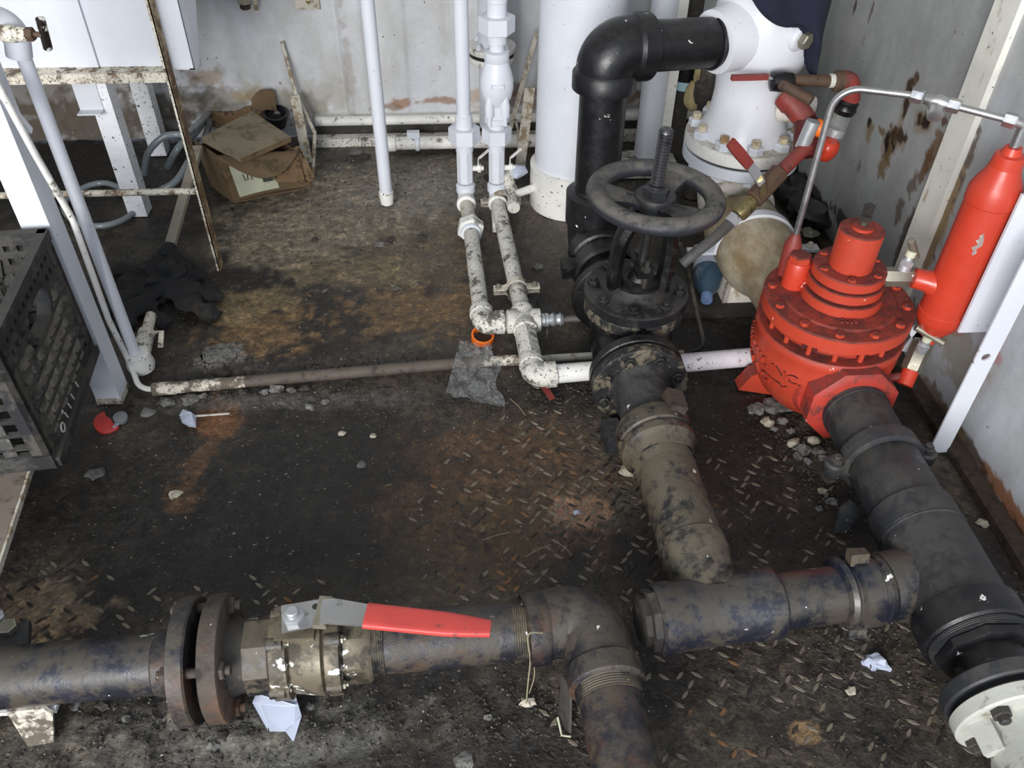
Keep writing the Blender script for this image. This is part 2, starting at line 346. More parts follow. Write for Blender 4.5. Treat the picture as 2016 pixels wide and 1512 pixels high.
def text_mesh(s, size, depth, name='text', res=3):
    cu = bpy.data.curves.new(name, 'FONT'); cu.body = s; cu.size = size; cu.extrude = depth/2; cu.resolution_u = res; cu.align_x = 'CENTER'; cu.align_y = 'CENTER'
    o = bpy.data.objects.new(name, cu); col.objects.link(o)
    dg = bpy.context.evaluated_depsgraph_get(); me = bpy.data.meshes.new_from_object(o.evaluated_get(dg))
    bpy.data.objects.remove(o); bpy.data.curves.remove(cu)
    b = MB(); b.v = [v.co.copy() for v in me.vertices]; b.f = [tuple(p.vertices) for p in me.polygons]; bpy.data.meshes.remove(me); return b
def threads(r, pitch, n, depth=.0012, t0=0.):
    p = []
    for i in range(n): p += [(t0+i*pitch, r-depth), (t0+(i+.5)*pitch, r)]
    return p
# ------------------------------------------------------------------ the room
def vnoise(x, y, seed):
    xi = np.floor(x).astype(np.int64); yi = np.floor(y).astype(np.int64); fx = x-xi; fy = y-yi
    fx = fx*fx*(3-2*fx); fy = fy*fy*(3-2*fy)
    def h(a, b):
        n = (a*374761393 + b*668265263 + seed*1442695041) & 0x7fffffff
        n = ((n ^ (n >> 13))*1274126177) & 0x7fffffff; n = ((n ^ (n >> 16))*69069) & 0x7fffffff
        return (n % 65536)/65535.
    return (h(xi, yi)*(1-fx)+h(xi+1, yi)*fx)*(1-fy)+(h(xi, yi+1)*(1-fx)+h(xi+1, yi+1)*fx)*fy
def fbm(x, y, sc_, octv=5, seed=1, g=.55):
    t = 0; a = 1; n = 0
    for i in range(octv):
        t = t+a*vnoise(x*sc_*2**i+17.3*seed, y*sc_*2**i+9.1*seed, seed+i); n += a; a *= g
    return t/n
def sstep(v, a, b):
    t = np.clip((v-a)/(b-a), 0, 1); return t*t*(3-2*t)
def stain_shade(colr, A, B, a0, b0, ra, rb, c, k=1., rough=.9, seed=0, sc_=22, soft=.16, ang=0.):
    da, db = A-a0, B-b0
    if ang: da, db = da*math.cos(ang)+db*math.sin(ang), -da*math.sin(ang)+db*math.cos(ang)
    g = np.exp(-((da/ra)**2+(db/rb)**2))
    m = sstep(g+(fbm(A, B, sc_, 5, 31+seed)-.5)*rough, .42-soft, .42+soft)*sstep(g, .03, .2)*k
    return colr*(1-m[..., None])+np.array(c[:3])*m[..., None]
def grid_object(name, xs, ys, fn, colr, matn, kind='structure'):
    nx, ny = len(xs), len(ys)
    Xg, Yg = np.meshgrid(xs, ys, indexing='ij')
    P = fn(Xg, Yg).reshape(-1, 3)
    i = np.arange(nx*ny).reshape(nx, ny)
    F = np.stack([i[:-1, :-1], i[1:, :-1], i[1:, 1:], i[:-1, 1:]], -1).reshape(-1, 4)
    me = bpy.data.meshes.new(name); me.vertices.add(len(P)); me.vertices.foreach_set('co', P.ravel().astype(np.float32))
    me.loops.add(F.size); me.loops.foreach_set('vertex_index', F.ravel().astype(np.int32))
    me.polygons.add(len(F)); me.polygons.foreach_set('loop_start', np.arange(0, F.size, 4, dtype=np.int32))
    try: me.polygons.foreach_set('loop_total', np.full(len(F), 4, dtype=np.int32))
    except Exception: pass
    me.update(); me.validate()
    at = me.color_attributes.new('Col', 'FLOAT_COLOR', 'POINT')
    at.data.foreach_set('color', np.concatenate([colr.reshape(-1, 3), np.ones((len(P), 1))], 1).ravel().astype(np.float32))
    me.polygons.foreach_set('use_smooth', [True]*len(F)); me.materials.append(matn)
    o = bpy.data.objects.new(name, me); col.objects.link(o); o['kind'] = kind; return o
def attr_mat(name, rough, fine, bump, speck=None, lo=.6, hi=1.4, gloss=(.2, .2), f2=.2, mottle=0):
    m, nt, b = node_kit(name); k = K(nt)
    a = k.n('ShaderNodeVertexColor'); a.layer_name = 'Col'
    n1 = k.noise(fine, 8, .7, 1); n2 = k.noise(fine*3.3, 4, .6, 2)
    v = k.mul(k.rng(n1, .28, .72, lo, hi), k.rng(n2, .3, .7, 1-f2, 1+f2))
    cx = k.n('ShaderNodeCombineColor')
    for i in range(3): k.l(v, cx.inputs[i])
    c = k.mix(1., a.outputs[0], cx.outputs[0], 'MULTIPLY')
    if mottle:
        c = k.mix(k.mul(k.rng(k.mul(k.mul(k.noise(20, 10, .74, 5), .5), k.mul(k.noise(62, 6, .7, 7), .5), 'ADD'), .5, .58), mottle), c, k.mix(1., c, (2.1, 2.0, 1.85, 1), 'MULTIPLY'))
        c = k.mix(k.mul(k.rng(k.mul(k.mul(k.noise(27, 10, .74, 6), .5), k.mul(k.noise(75, 6, .7, 8), .5), 'ADD'), .52, .59), mottle*1.15), c, k.mix(1., c, (.42, .4, .38, 1), 'MULTIPLY'))
    if speck:
        for sc_, t, colr in speck: c = k.mix(k.rng(k.noise(sc_, 2, .5, sc_), t, t+.04), c, colr)
    k.l(c, b.inputs['Base Color']); k.l(k.rng(n1, .3, .7, rough-gloss[0], rough+gloss[1]), b.inputs['Roughness'])
    if bump: k.bump(k.mul(n1, n2, 'ADD'), bump, .006, b)
    return m
L = lambda *c: np.array(srgb(*c)[:3])
# floor: chequer plate under oil, dirt and rust, with cabinet shade painted in
fx = np.arange(-1.75, 1.08, .007); fy = np.arange(-.35, 2.76, .007)
A, B = np.meshgrid(fx, fy, indexing='ij')
n1 = fbm(A, B, 3.2, 6, 3); n2 = fbm(A, B, 9, 6, 5); n3 = fbm(A, B, 30, 4, 8)
t = sstep(n1*.55+n2*.45, .38, .66)[..., None]
fc = L(36, 32, 28)*(1-t)+L(72, 64, 54)*t
back = sstep(B+.3*(n2-.5), 1.7, 2.2)[..., None]*sstep(n1, .3, .6)[..., None]
fc = fc*(1-.75*back)+L(98, 91, 80)*.75*back
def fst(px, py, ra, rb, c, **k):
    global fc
    p = Z(px, py); fc = stain_shade(fc, A, B, p.x, p.y, ra, rb, L(*c), **k)
fst(620, 960, .34, .26, (26, 24, 21), k=.85, soft=.3, rough=.5, seed=1)
fst(430, 1080, .16, .14, (24, 22, 20), k=.8, soft=.3, rough=.5, seed=2)
fst(1450, 900, .12, .2, (22, 20, 18), k=.85, soft=.3, rough=.5, seed=3)
fst(670, 645, .2, .1, (34, 29, 25), k=.8, soft=.25, seed=4)
fst(840, 500, .2, .2, (92, 80, 62), k=.7, soft=.25, rough=1.3, seed=5)
fst(830, 610, .2, .1, (104, 82, 56), k=.75, soft=.2, rough=1.4, seed=35, sc_=34)
fst(700, 530, .2, .08, (110, 97, 74), k=.6, soft=.2, rough=1.4, seed=36, sc_=34)
fst(1080, 500, .08, .3, (52, 44, 36), k=.6, soft=.3, seed=37)
fst(560, 470, .2, .16, (124, 114, 96), k=.8, soft=.2, seed=6)
fst(650, 400, .32, .22, (122, 113, 98), k=.8, soft=.25, seed=7)
fst(850, 380, .28, .14, (118, 112, 102), k=.75, soft=.25, seed=8)
fst(510, 650, .12, .1, (112, 88, 58), k=.75, soft=.2, rough=1.5, sc_=40, seed=9)
fst(480, 600, .12, .07, (120, 104, 74), k=.7, soft=.2, rough=1.1, seed=10)
fst(440, 705, .055, .05, (122, 117, 108), k=.9, soft=.1, seed=11)
fst(385, 920, .03, .13, (112, 80, 50), k=.38, soft=.2, rough=1.6, sc_=40, seed=12, ang=-.15)
fst(430, 820, .05, .06, (120, 78, 44), k=.6, soft=.2, rough=1.1, seed=13)
fst(1000, 960, .2, .2, (84, 62, 42), k=.75, soft=.3, seed=14)
fst(930, 1060, .16, .12, (74, 60, 42), k=.6, soft=.3, seed=15)
fst(1140, 1010, .06, .05, (132, 102, 82), k=.85, soft=.1, rough=1.1, seed=16)
fst(70, 1200, .1, .07, (124, 106, 84), k=.75, soft=.1, rough=1.3, seed=17, sc_=34)
fst(640, 720, .3, .03, (74, 70, 64), k=.6, soft=.2, seed=18)
fst(520, 790, .34, .03, (78, 74, 70), k=.7, soft=.15, rough=1.1, seed=19)
fst(1280, 1290, .1, .1, (30, 27, 24), k=.7, soft=.3, seed=20)
fst(1560, 1330, .2, .12, (58, 52, 44), k=.6, soft=.3, seed=21)
fst(560, 1440, .22, .06, (96, 94, 88), k=.55, soft=.2, rough=1.2, seed=22)
fst(250, 1460, .2, .07, (84, 80, 72), k=.6, soft=.2, rough=1.1, seed=23)
fst(1800, 660, .09, .2, (40, 36, 32), k=.8, soft=.2, seed=24)
fst(130, 330, .42, .42, (22, 20, 18), k=.95, soft=.3, rough=.6, seed=25)  # shade under the cabinet, painted into the floor colour
fst(690, 310, .08, .05, (40, 36, 32), k=.7, soft=.15, rough=1.2, seed=26)
fst(1460, 670, .2, .1, (32, 29, 26), k=.8, soft=.3, seed=27)
fst(1580, 1440, .03, .02, (150, 120, 86), k=.7, soft=.1, rough=1.2, seed=28)
fst(1890, 900, .03, .3, (44, 34, 26), k=.8, soft=.3, seed=29)
fst(1280, 300, .3, .2, (40, 36, 32), k=.7, soft=.3, seed=30)
hz = (n2-.5)*.006+(n3-.5)*.004+np.clip(sstep(n1, .45, .75)*.004, 0, 1)
def heap(px, py, ra, rb, h, ang=0.):
    global hz
    p = Z(px, py); da, db = A-p.x, B-p.y
    hz = hz+np.exp(-((da/ra)**2+(db/rb)**2))*h*sstep(n3*.6+n2*.4, .35, .6)
heap(560, 780, .36, .02, .008); heap(660, 715, .3, .015, .006); heap(1580, 880, .07, .09, .010); heap(440, 700, .06, .05, .008)
heap(600, 1440, .2, .05, .008); heap(250, 1450, .25, .06, .008); heap(1050, 1390, .1, .05, .006)
MAT['floor'] = attr_mat('dirty_floor', .62, 46, .55, [(150, .70, srgb(150, 140, 122)), (90, .735, srgb(20, 18, 16))], .5, 1.55, (.3, .2), mottle=.7)
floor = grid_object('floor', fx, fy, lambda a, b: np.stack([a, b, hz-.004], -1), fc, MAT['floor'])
def floor_z(x, y):
    i = min(max(int((x-fx[0])/.007), 0), len(fx)-1); j = min(max(int((y-fy[0])/.007), 0), len(fy)-1); return float(hz[i, j])-.004
# walls
zs = np.concatenate([np.arange(0, .8, .0048), np.arange(.8, 2.4, .1), [2.4]])
wx = np.arange(-1.75, 1.05, .007)
A, B = np.meshgrid(wx, zs, indexing='ij')
n1 = fbm(A, B, 4, 5, 11); n2 = fbm(A, B*.35, 26, 5, 12)
t = sstep(n1*.5+n2*.5, .35, .7)[..., None]
wc = L(206, 208, 212)*(1-t)+L(190, 190, 188)*t
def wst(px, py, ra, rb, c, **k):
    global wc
    p = Y(px, py, 2.71); wc = stain_shade(wc, A, B, p.x, p.z, ra, rb, L(*c), **k)
for i, (px, py, ra, rb, c, kk_) in enumerate([(430, 205, .2, .045, (112, 100, 78), .7), (560, 205, .12, .05, (128, 116, 92), .6), (415, 155, .035, .03, (160, 120, 66), .6), (380, 165, .02, .03, (120, 86, 50), .6),
        (500, 185, .07, .03, (176, 150, 100), .5), (640, 190, .1, .05, (160, 152, 134), .5), (790, 200, .03, .018, (150, 98, 44), .9), (870, 197, .07, .012, (140, 92, 46), .85), (760, 210, .06, .012, (120, 84, 50), .8), (1010, 175, .03, .03, (90, 52, 30), .8),
        (1020, 195, .1, .03, (120, 78, 50), .7), (940, 190, .03, .03, (170, 130, 70), .6), (180, 240, .34, .1, (72, 58, 44), 1), (100, 215, .45, .17, (92, 82, 70), .8), (690, 150, .012, .2, (140, 124, 100), .5), (1240, 190, .06, .03, (110, 74, 48), .8),  # wide dark pair at far left: wall grime plus painted shade below the cabinet
        (1290, 220, .2, .06, (84, 68, 54), .7), (1380, 190, .1, .08, (92, 84, 70), .7)]):
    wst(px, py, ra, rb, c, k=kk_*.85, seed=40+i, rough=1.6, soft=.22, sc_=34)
prof = np.zeros_like(A)
seam = Y(690, 150, 2.71).x
for cx, wd, h in ((seam+.02, .045, .012), (seam+.16, .03, .006), (seam+.33, .03, .008), (seam+.5, .05, .012), (seam+.66, .04, .01)):
    prof = prof+h*(sstep(A, cx-wd, cx-wd*.6)-sstep(A, cx+wd*.6, cx+wd))
prof = prof-.006*np.exp(-((A-(seam-.028))/.005)**2)
MAT['wall_back'] = attr_mat('back_wall_paint', .5, 40, .08, [(70, .74, srgb(84, 72, 60)), (26, .73, srgb(150, 132, 104))], .96, 1.04, f2=.02)
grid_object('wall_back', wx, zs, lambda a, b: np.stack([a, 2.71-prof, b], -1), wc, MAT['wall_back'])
ry = np.concatenate([[-.35, 0, .3], np.arange(.5, 1.5, .009), np.arange(1.5, 2.5, .0048), np.arange(2.5, 2.72, .01)])
A, B = np.meshgrid(ry, zs, indexing='ij')
n1 = fbm(A, B, 5, 5, 21); n2 = fbm(A, B*.4, 24, 5, 22)
t = sstep(n1*.5+n2*.5, .35, .7)[..., None]
wc = L(186, 189, 194)*(1-t)+L(170, 171, 170)*t
pan = (A > 1.597)[..., None]; wc = np.where(pan, L(158, 160, 159)*(1-t)+L(147, 148, 146)*t, wc)
rst = [(1750, 285, .022, .028, (34, 22, 16), 1), (1742, 320, .018, .05, (112, 92, 60), .8), (1712, 245, .01, .012, (40, 28, 20), 1), (1712, 262, .014, .024, (128, 112, 82), .8), (1770, 265, .03, .014, (58, 38, 26), .95),
       (1790, 170, .012, .018, (62, 40, 26), .95), (1802, 158, .012, .02, (74, 52, 34), .9), (1785, 205, .01, .03, (52, 34, 22), .95), (1812, 232, .018, .014, (44, 28, 20), 1), (1826, 236, .016, .018, (40, 26, 20), 1), (1735, 258, .02, .01, (112, 92, 66), .9),
       (1858, 240, .012, .012, (84, 58, 38), .9), (1838, 300, .022, .05, (104, 76, 46), .8), (1822, 325, .016, .05, (92, 66, 42), .85), (1795, 365, .02, .03, (80, 58, 40), .7), (1683, 12, .008, .02, (60, 42, 28), .9), (1715, 25, .006, .022, (90, 70, 50), .8),
       (1770, 415, .02, .03, (84, 62, 44), .7), (1782, 460, .012, .06, (60, 44, 34), .8), (1770, 510, .02, .06, (70, 52, 38), .7), (1700, 80, .01, .02, (130, 120, 104), .6), (1690, 330, .01, .02, (100, 90, 76), .6),
       (1880, 380, .012, .16, (84, 56, 38), .85), (1840, 480, .014, .14, (90, 60, 40), .9), (1850, 440, .03, .12, (150, 126, 90), .7), (1870, 300, .02, .12, (170, 150, 112), .5), (1900, 200, .02, .2, (196, 182, 150), .5),
       (1985, 990, .1, .018, (134, 84, 46), .9), (1900, 880, .12, .022, (70, 54, 40), .9), (1850, 800, .12, .025, (110, 92, 68), .8), (2000, 1050, .08, .02, (60, 46, 36), .9), (1890, 700, .1, .06, (150, 138, 112), .6), (1960, 700, .025, .02, (176, 96, 92), .5),
       (1850, 620, .06, .06, (140, 128, 100), .6), (1800, 640, .06, .06, (96, 80, 60), .6), (1880, 640, .03, .02, (180, 90, 82), .5), (1660, 440, .08, .03, (44, 36, 30), .85), (1600, 380, .1, .03, (40, 32, 28), .85)]
for i, (px, py, ra, rb, c, kk_) in enumerate(rst):
    p = X(px, py, 1.04)
    if kk_ >= .95: wc = stain_shade(wc, A, B, p.y, p.z-rb*.5, ra*1.5, rb*1.8, L(126, 108, 78), k=.55, seed=180+i, rough=.9, soft=.2, sc_=40); ra *= 1.25; rb *= 1.2
    wc = stain_shade(wc, A, B, p.y, p.z, ra, rb, L(*c), k=kk_, seed=80+i, rough=1.15, soft=.12, sc_=60)
MAT['wall_right'] = attr_mat('right_wall_paint', .5, 40, .08, [(80, .735, srgb(84, 76, 66)), (34, .735, srgb(120, 112, 98))], .96, 1.04, f2=.02)
grid_object('wall_right', ry, zs, lambda a, b: np.stack([np.full_like(a, 1.04), a, b], -1), wc, MAT['wall_right'])
A, B = np.meshgrid(np.array([-.35, 2.71]), np.array([0, 2.4]), indexing='ij')
MAT['wall_left'] = paint('left_wall_paint', srgb(214, 214, 208), da=.15, rough=.6)
struct('wall_left', MB().box((-1.77, 1.18, 1.2), (.04, 3.06, 2.4)), 'wall_left')
struct('ceiling', MB().box((-.35, 1.18, 2.42), (2.84, 3.06, .04)), 'wall_left')
# corner post strip between the two right wall panels
st = MB()
for z0, z1 in ((0.0, 2.4),): st.box((1.034, 1.558, 1.2), (.016, .078, 2.4))
MAT['strip'] = paint('stained_white_strip', srgb(226, 224, 214), dirt=srgb(150, 126, 88), da=.3, speck=.3, rough=.5, bump=.1, seed=91, stretch=(1, 1, .4), sc_=.7)
struct('trim_1', st, 'strip')
b = MB(); b.box((1.036, 2.15, .5), (.004, .006, 1.0)); 
# floor level rails along the back wall
x0, x1 = Y(618, 237, 2.66).x, 1.03
b = MB(); b.lathe((x0, 2.668, .068), (1, 0, 0), [(0, .001), (.004, .016), (x1-x0, .016)], 14); b.box(((x0+x1)/2, 2.69, .066), (x1-x0, .05, .014)); struct('trim_2', b, 'white_dirty')
b = MB(); b.box(((x0+x1)/2, 2.64, .012), (x1-x0, .035, .03)); struct('trim_3', b, 'white_grimy')
b = MB(); b.box(((x0+x1)/2, 2.685, .03), (x1-x0, .04, .045)); struct('trim_4', b, 'dark_iron')
b = MB(); b.box((1.02, 1.2, .008), (.035, 2.9, .02)); struct('trim_5', b, 'crust')
# chequer plate treads
def tread_mesh(mat):
    l, wd, h = .012, .0045, .0015
    m = MB(); pts = [(-l, 0), (-l*.5, -wd*.8), (0, -wd), (l*.5, -wd*.8), (l, 0), (l*.5, wd*.8), (0, wd), (-l*.5, wd*.8)]
    a = m.ring([(x, y, -.002) for x, y in pts]); c = m.ring([(x*.82, y*.55, h) for x, y in pts]); m.loft([a, c]); return m
MAT['tread'] = paint('worn_tread', srgb(118, 108, 94), dirt=srgb(62, 55, 47), da=.45, rough=.55, bump=.2, metal=.1)
MAT['tread_rust'] = paint('rusty_tread', srgb(124, 88, 56), dirt=srgb(66, 55, 43), da=.5, rough=.7, bump=.2)
MAT['tread_dark'] = paint('oily_tread', srgb(50, 46, 41), dirt=srgb(36, 32, 28), da=.5, rough=.45, bump=.2)
tm = {k: tread_mesh(k) for k in ('tread', 'tread_rust', 'tread_dark')}
tmesh = {k: v.mesh('tread', k) for k, v in tm.items()}
zones = [(1150, 980, .26, .26, 1.0), (1060, 900, .12, .12, .8), (1480, 1010, .2, .2, .75), (1180, 1110, .2, .1, .9), (1600, 1300, .3, .14, .8), (300, 1190, .3, .09, .6), (90, 1190, .12, .1, .9), (1240, 1440, .2, .1, .6), (1650, 1440, .3, .08, .7), (650, 560, .25, .2, .3), (900, 1160, .14, .08, .5)]
zc = [(Z(a, b), c, d, e_) for a, b, c, d, e_ in zones]
cand = []
S = .027
for i in range(-70, 50):
    for j in range(10, 110):
        x = i*S+(.5*S if j % 2 else 0); y = j*S*.62
        if not (-1.0 < x < 1.0 and .45 < y < 2.4): continue
        g = max(e_*math.exp(-((x-p.x)/c)**2-((y-p.y)/d)**2) for p, c, d, e_ in zc)
        if rnd.random() > g*.95: continue
        if g+.35*(mnoise.noise(V((x*14, y*14, 3)))) < .3: continue
        rz = (.72 if (i+j) % 2 else -.72)+rnd.uniform(-.08, .08)+.1
        q = mnoise.noise(V((x*9, y*9, 7)))
        kind = 'tread_rust' if q+rnd.uniform(-.3, .3) > .36 and x < .5 else ('tread' if rnd.random() < .62 else 'tread_dark')
        cand.append((math.hypot(x-.25, y-1.0), x+rnd.uniform(-.001, .001), y, rz, kind))
cand.sort()
for k_, (dd, x, y, rz, kind) in enumerate(cand[:290]):
    put('tread', tmesh[kind], floor, M.Translation((x, y, floor_z(x, y)))@M.Rotation(rz, 4, 'Z'))
rest = {k: MB() for k in tm}
for dd, x, y, rz, kind in cand[290:]:
    R = M.Translation((x, y, floor_z(x, y)))@M.Rotation(rz, 4, 'Z'); m = rest[kind]; i0 = len(m.v)
    m.v += [R@v for v in tm[kind].v]; m.f += [tuple(i0+q for q in f) for f in tm[kind].f]
for k, nm in (('tread', 'worn_treads'), ('tread_rust', 'rusty_treads'), ('tread_dark', 'oily_treads')):
    if rest[k].v: put(nm, rest[k].mesh(nm, k), floor)['kind'] = 'stuff'
# loose grit and flakes: countless
g = {k: MB() for k in ('clod_dark', 'clod', 'clod_pale')}
OCT = [(1, 0, 0), (0, 1, 0), (-1, 0, 0), (0, -1, 0), (0, 0, 1)]
OF = [(0, 1, 4), (1, 2, 4), (2, 3, 4), (3, 0, 4)]
heaps = [(560, 785, .33, .04), (660, 720, .3, .03), (1590, 880, .1, .12), (430, 720, .1, .08), (600, 1440, .24, .07), (230, 1450, .25, .08), (1050, 1400, .15, .06), (1640, 960, .1, .15), (1720, 1300, .15, .1), (760, 340, .4, .2), (930, 800, .25, .06), (1120, 760, .2, .06)]
hc = [(Z(a, b), c, d) for a, b, c, d in heaps]
for q in range(9500):
    if q % 3: p, c, d = rnd.choice(hc); x, y = rnd.gauss(p.x, c*.6), rnd.gauss(p.y, d*.6)
    else: x, y = rnd.uniform(-1.1, 1.0), rnd.uniform(.45, 2.6)
    if not (-1.3 < x < 1.0 and .45 < y < 2.6): continue
    r = rnd.random(); k = 'clod_pale' if r < .09 else ('clod' if r < .22 else 'clod_dark')
    s_ = rnd.uniform(.0012, .0035)*(1.5 if k == 'clod_dark' else 1)*(.8 if k == 'clod_pale' else 1); m = g[k]; i0 = len(m.v); a = rnd.uniform(0, 6.28)
    for vx, vy, vz in OCT:
        sx_, sy_ = vx*s_*rnd.uniform(.7, 1.5), vy*s_*rnd.uniform(.5, 1.1)
        m.v.append(V((x+sx_*math.cos(a)-sy_*math.sin(a), y+sx_*math.sin(a)+sy_*math.cos(a), floor_z(x, y)-.0008+vz*s_*rnd.uniform(.4, 1.1))))
    m.f += [tuple(i0+q_ for q_ in f) for f in OF]
gr = bpy.data.objects.new('loose_grit', None); col.objects.link(gr); tag(gr, 'dark grit and pale crumbs scattered all over the oily floor', 'grit', None, 'stuff')
for k, nm in (('clod_dark', 'dark_grit'), ('clod', 'grey_crumbs'), ('clod_pale', 'pale_flakes')): put(nm, g[k].mesh(nm, k, flat=True), gr)['kind'] = 'stuff'
# ------------------------------------------------------------------ foreground pipework
EX, EY, EZ = V((1, 0, 0)), V((0, 1, 0)), V((0, 0, 1))
fgy = lambda x: .702+.043*(x+.4)
FG = lambda x, z=.1: V((x, fgy(x), z))
fd = (FG(1)-FG(0)).normalized()
# left pipe spool
t = T('steel_pipe', 'dark navy steel pipe coming in from the lower left edge', 'pipe', (-.75, fgy(-.75), 0))
t.add('pipe_body', MB().lathe(FG(-1.3), fd, [(0, .046), (.82, .046), (.825, .0475), (.835, .0475)], 40), 'navy_muddy')
t.add('weld_neck', MB().lathe(FG(-.478), fd, [(0, .046), (.004, .05), (.018, .05), (.03, .054), (.045, .058)], 40), 'navy_rusty')
fl = T('pipe_flange', 'left rusty flange disc, welded to the navy pipe', 'flange', (-.425, fgy(-.425), 0), 'bolted flange pair')
fl.add('flange_disc', MB().lathe(FG(-.437), fd, [(-.004, .092), (-.002, .096), (.02, .096), (.023, .093)], 48), 'navy_rusty')
fl2 = T('pipe_flange', 'right orange-rusted flange disc, nearest the ball valve', 'flange', (-.385, fgy(-.385), 0), 'bolted flange pair')
fl2.add('flange_disc', MB().lathe(FG(-.397), fd, [(0, .093), (.002, .096), (.027, .096), (.03, .092)], 48), 'rust_iron')
fl2.add('hub', MB().lathe(FG(-.373), fd, [(0, .062), (.012, .058), (.02, .055), (.045, .055)], 40), 'dark_iron')
u, v, w = basis(fd)
for i in range(4):
    a = math.radians(45+90*i)
    p = FG(-.4)+(u*math.cos(a)+v*math.sin(a))*.077
    fl2.add('stud', MB().cyl(p-fd*.055, p+fd*.048, .0075, n=12), 'rust_iron')
    fl2.bolt(p+fd*.027, fd, .0145, 'rust_iron', 'nut', None, False, .9); fl.bolt(p-fd*.037, -fd, .0145, 'rust_iron', 'nut', None, False, .9)
# ball valve
bv = T('ball_valve', 'olive-brown steel ball valve with long red lever in the foreground', 'valve', (-.25, fgy(-.25), 0))
bv.add('inlet_end', MB().lathe(FG(-.345), fd, [(0, .056), (.003, .06), (.04, .06), (.044, .056)], 8, math.pi/8), 'black_muddy')
bv.add('body', MB().lathe(FG(-.305), fd, [(0, .064), (.004, .071), (.028, .071), (.031, .061), (.034, .063), (.07, .069), (.078, .0695), (.081, .064), (.084, .071), (.105, .071), (.108, .063)], 48), 'valve_olive')
bv.add('outlet_end', MB().lathe(FG(-.2), fd, [(0, .054), (.004, .058), (.04, .058), (.046, .053)], 8, math.pi/8), 'valve_olive')
for sx_ in (-.291, -.208):
    for a in (68, 112, 0, 180):
        a = math.radians(a); dd = EY*math.cos(a)+EZ*math.sin(a); pp = FG(sx_)+dd*.064
        bv.add('flange_ear', MB().lathe(pp-fd*.012, fd, [(0, .010), (.001, .0115), (.023, .0115), (.024, .010)], 14), 'black_muddy')
        bv.bolt(pp+fd*.012, fd, .007, 'steel_dull', 'body_bolt', None, True, .7)
sp = Y(578, 1200, fgy(-.26)+.0)
spx = -.262; top = .1+.066
c = V((spx, fgy(spx), top-.006))
bv.add('stem_pad', MB().box(c+V((0, 0, .006)), (.058, .05, .014)), 'valve_olive')
bv.add('stem', MB().cyl(c, c+EZ*.034, .009, n=16), 'steel_dull')
hz_ = c.z+.026
h0, h1, h2 = V((spx-.018, c.y, hz_)), Z(722, 1212, hz_+.012), Z(966, 1238, hz_+.006)
kn = Z(650, 1203, hz_+.012); k2 = Z(628, 1206, hz_)
lv = MB()
def strap(mb, pts, wd, th, up=EZ):
    """flat bar along pts; wd gives the width at each point, th the thickness"""
    rs = []
    for i, p in enumerate(pts):
        d = (V(pts[min(i+1, len(pts)-1)])-V(pts[max(i-1, 0)])).normalized(); s_ = V(up).cross(d).normalized(); n_ = d.cross(s_)
        ww = wd[i] if isinstance(wd, (list, tuple)) else wd
        rs.append(mb.ring([V(p)+s_*a*ww/2+n_*b*th/2 for a, b in ((-1, -1), (1, -1), (1, 1), (-1, 1))]))
    return mb.loft(rs)
strap(lv, [h0, k2, kn, h1], [.046, .044, .042, .036], .004)
hd = bv.add('lever', lv, 'steel')
d_ = (h2-h1).normalized(); s_ = EZ.cross(d_).normalized(); n_ = d_.cross(s_)
rs = MB(); rr = []
for k in range(9):
    q = k/8; ww = (.0205 if k < 6 else .0205*(1-.14*(k-5)**1.3/2))-.002*q; p = h1.lerp(h2, q)-d_*(.002 if k == 0 else 0)
    rr.append(rs.ring([p+s_*ww*math.copysign(abs(math.cos(a))**.35, math.cos(a))+n_*.006*math.copysign(abs(math.sin(a))**.5, math.sin(a)) for a in [2*math.pi*(i+.5)/16 for i in range(16)]]))
rs.loft(rr); bv.add('grip', rs, 'grip_red', hd, 'red vinyl grip')
bv.bolt(V((spx, c.y, hz_+.002)), EZ, .017, 'zinc', 'stem_nut', None, True, .6)
bv.add('locking_collar', MB().box(k2+V((.006, 0, 0)), (.02, .05, .010), M.Rotation(-.12, 3, 'Z')), 'steel_dull', hd)
bv.add('stop_pin', MB().cyl(c+V((.03, .018, 0)), c+V((.03, .018, .028)), .0055, n=12), 'black_muddy')
bv.add('stop_pin', MB().cyl(c+V((-.027, .02, 0)), c+V((-.027, .02, .022)), .0055, n=12), 'black_muddy')
# pipe from valve to elbow
t = T('steel_pipe', 'navy and rust stained pipe beneath the red lever grip', 'pipe', (-.05, fgy(-.05), 0))
t.add('pipe_body', MB().lathe(FG(-.158), fd, [(0, .0475), (.22, .0465), (.245, .0465)], 40), 'navy_rusty')
t.add('thread', MB().lathe(FG(-.156), fd, threads(.05, .0035, 6), 36), 'black_muddy')
t.add('thread', MB().lathe(FG(.062), fd, threads(.05, .0035, 6), 36), 'black_muddy')
ec = V((.182, .742, .1))
t = T('pipe_elbow', 'rust-brown threaded elbow turning the foreground pipe toward the viewer', 'elbow', (ec.x, ec.y, 0))
path = fillet([FG(.088), ec+fd*.0, ec+V((.008, -.115, 0))], .062, 12)
path = fillet([FG(.085), V((.186, .744, .1)), V((.186+.012, .62, .1))], .06, 14)
t.add('elbow_body', MB().sweep(path, .0545, 40), 'navy_rusty')
t.add('collar', MB().lathe(FG(.082), fd, [(0, .052), (.004, .0575), (.03, .0575), (.036, .0545)], 40), 'navy_rusty')
q = V((.1955, .655, .1)); dn = V((.06, -1, 0)).normalized()
t.add('collar', MB().lathe(q, dn, [(0, .0545), (.005, .0585), (.034, .0585), (.038, .053)], 40), 'navy_rusty')
q2 = q+dn*.036
t = T('steel_pipe', 'rust-spotted pipe leaving the frame at the bottom centre', 'pipe', (q2.x, q2.y-.1, 0))
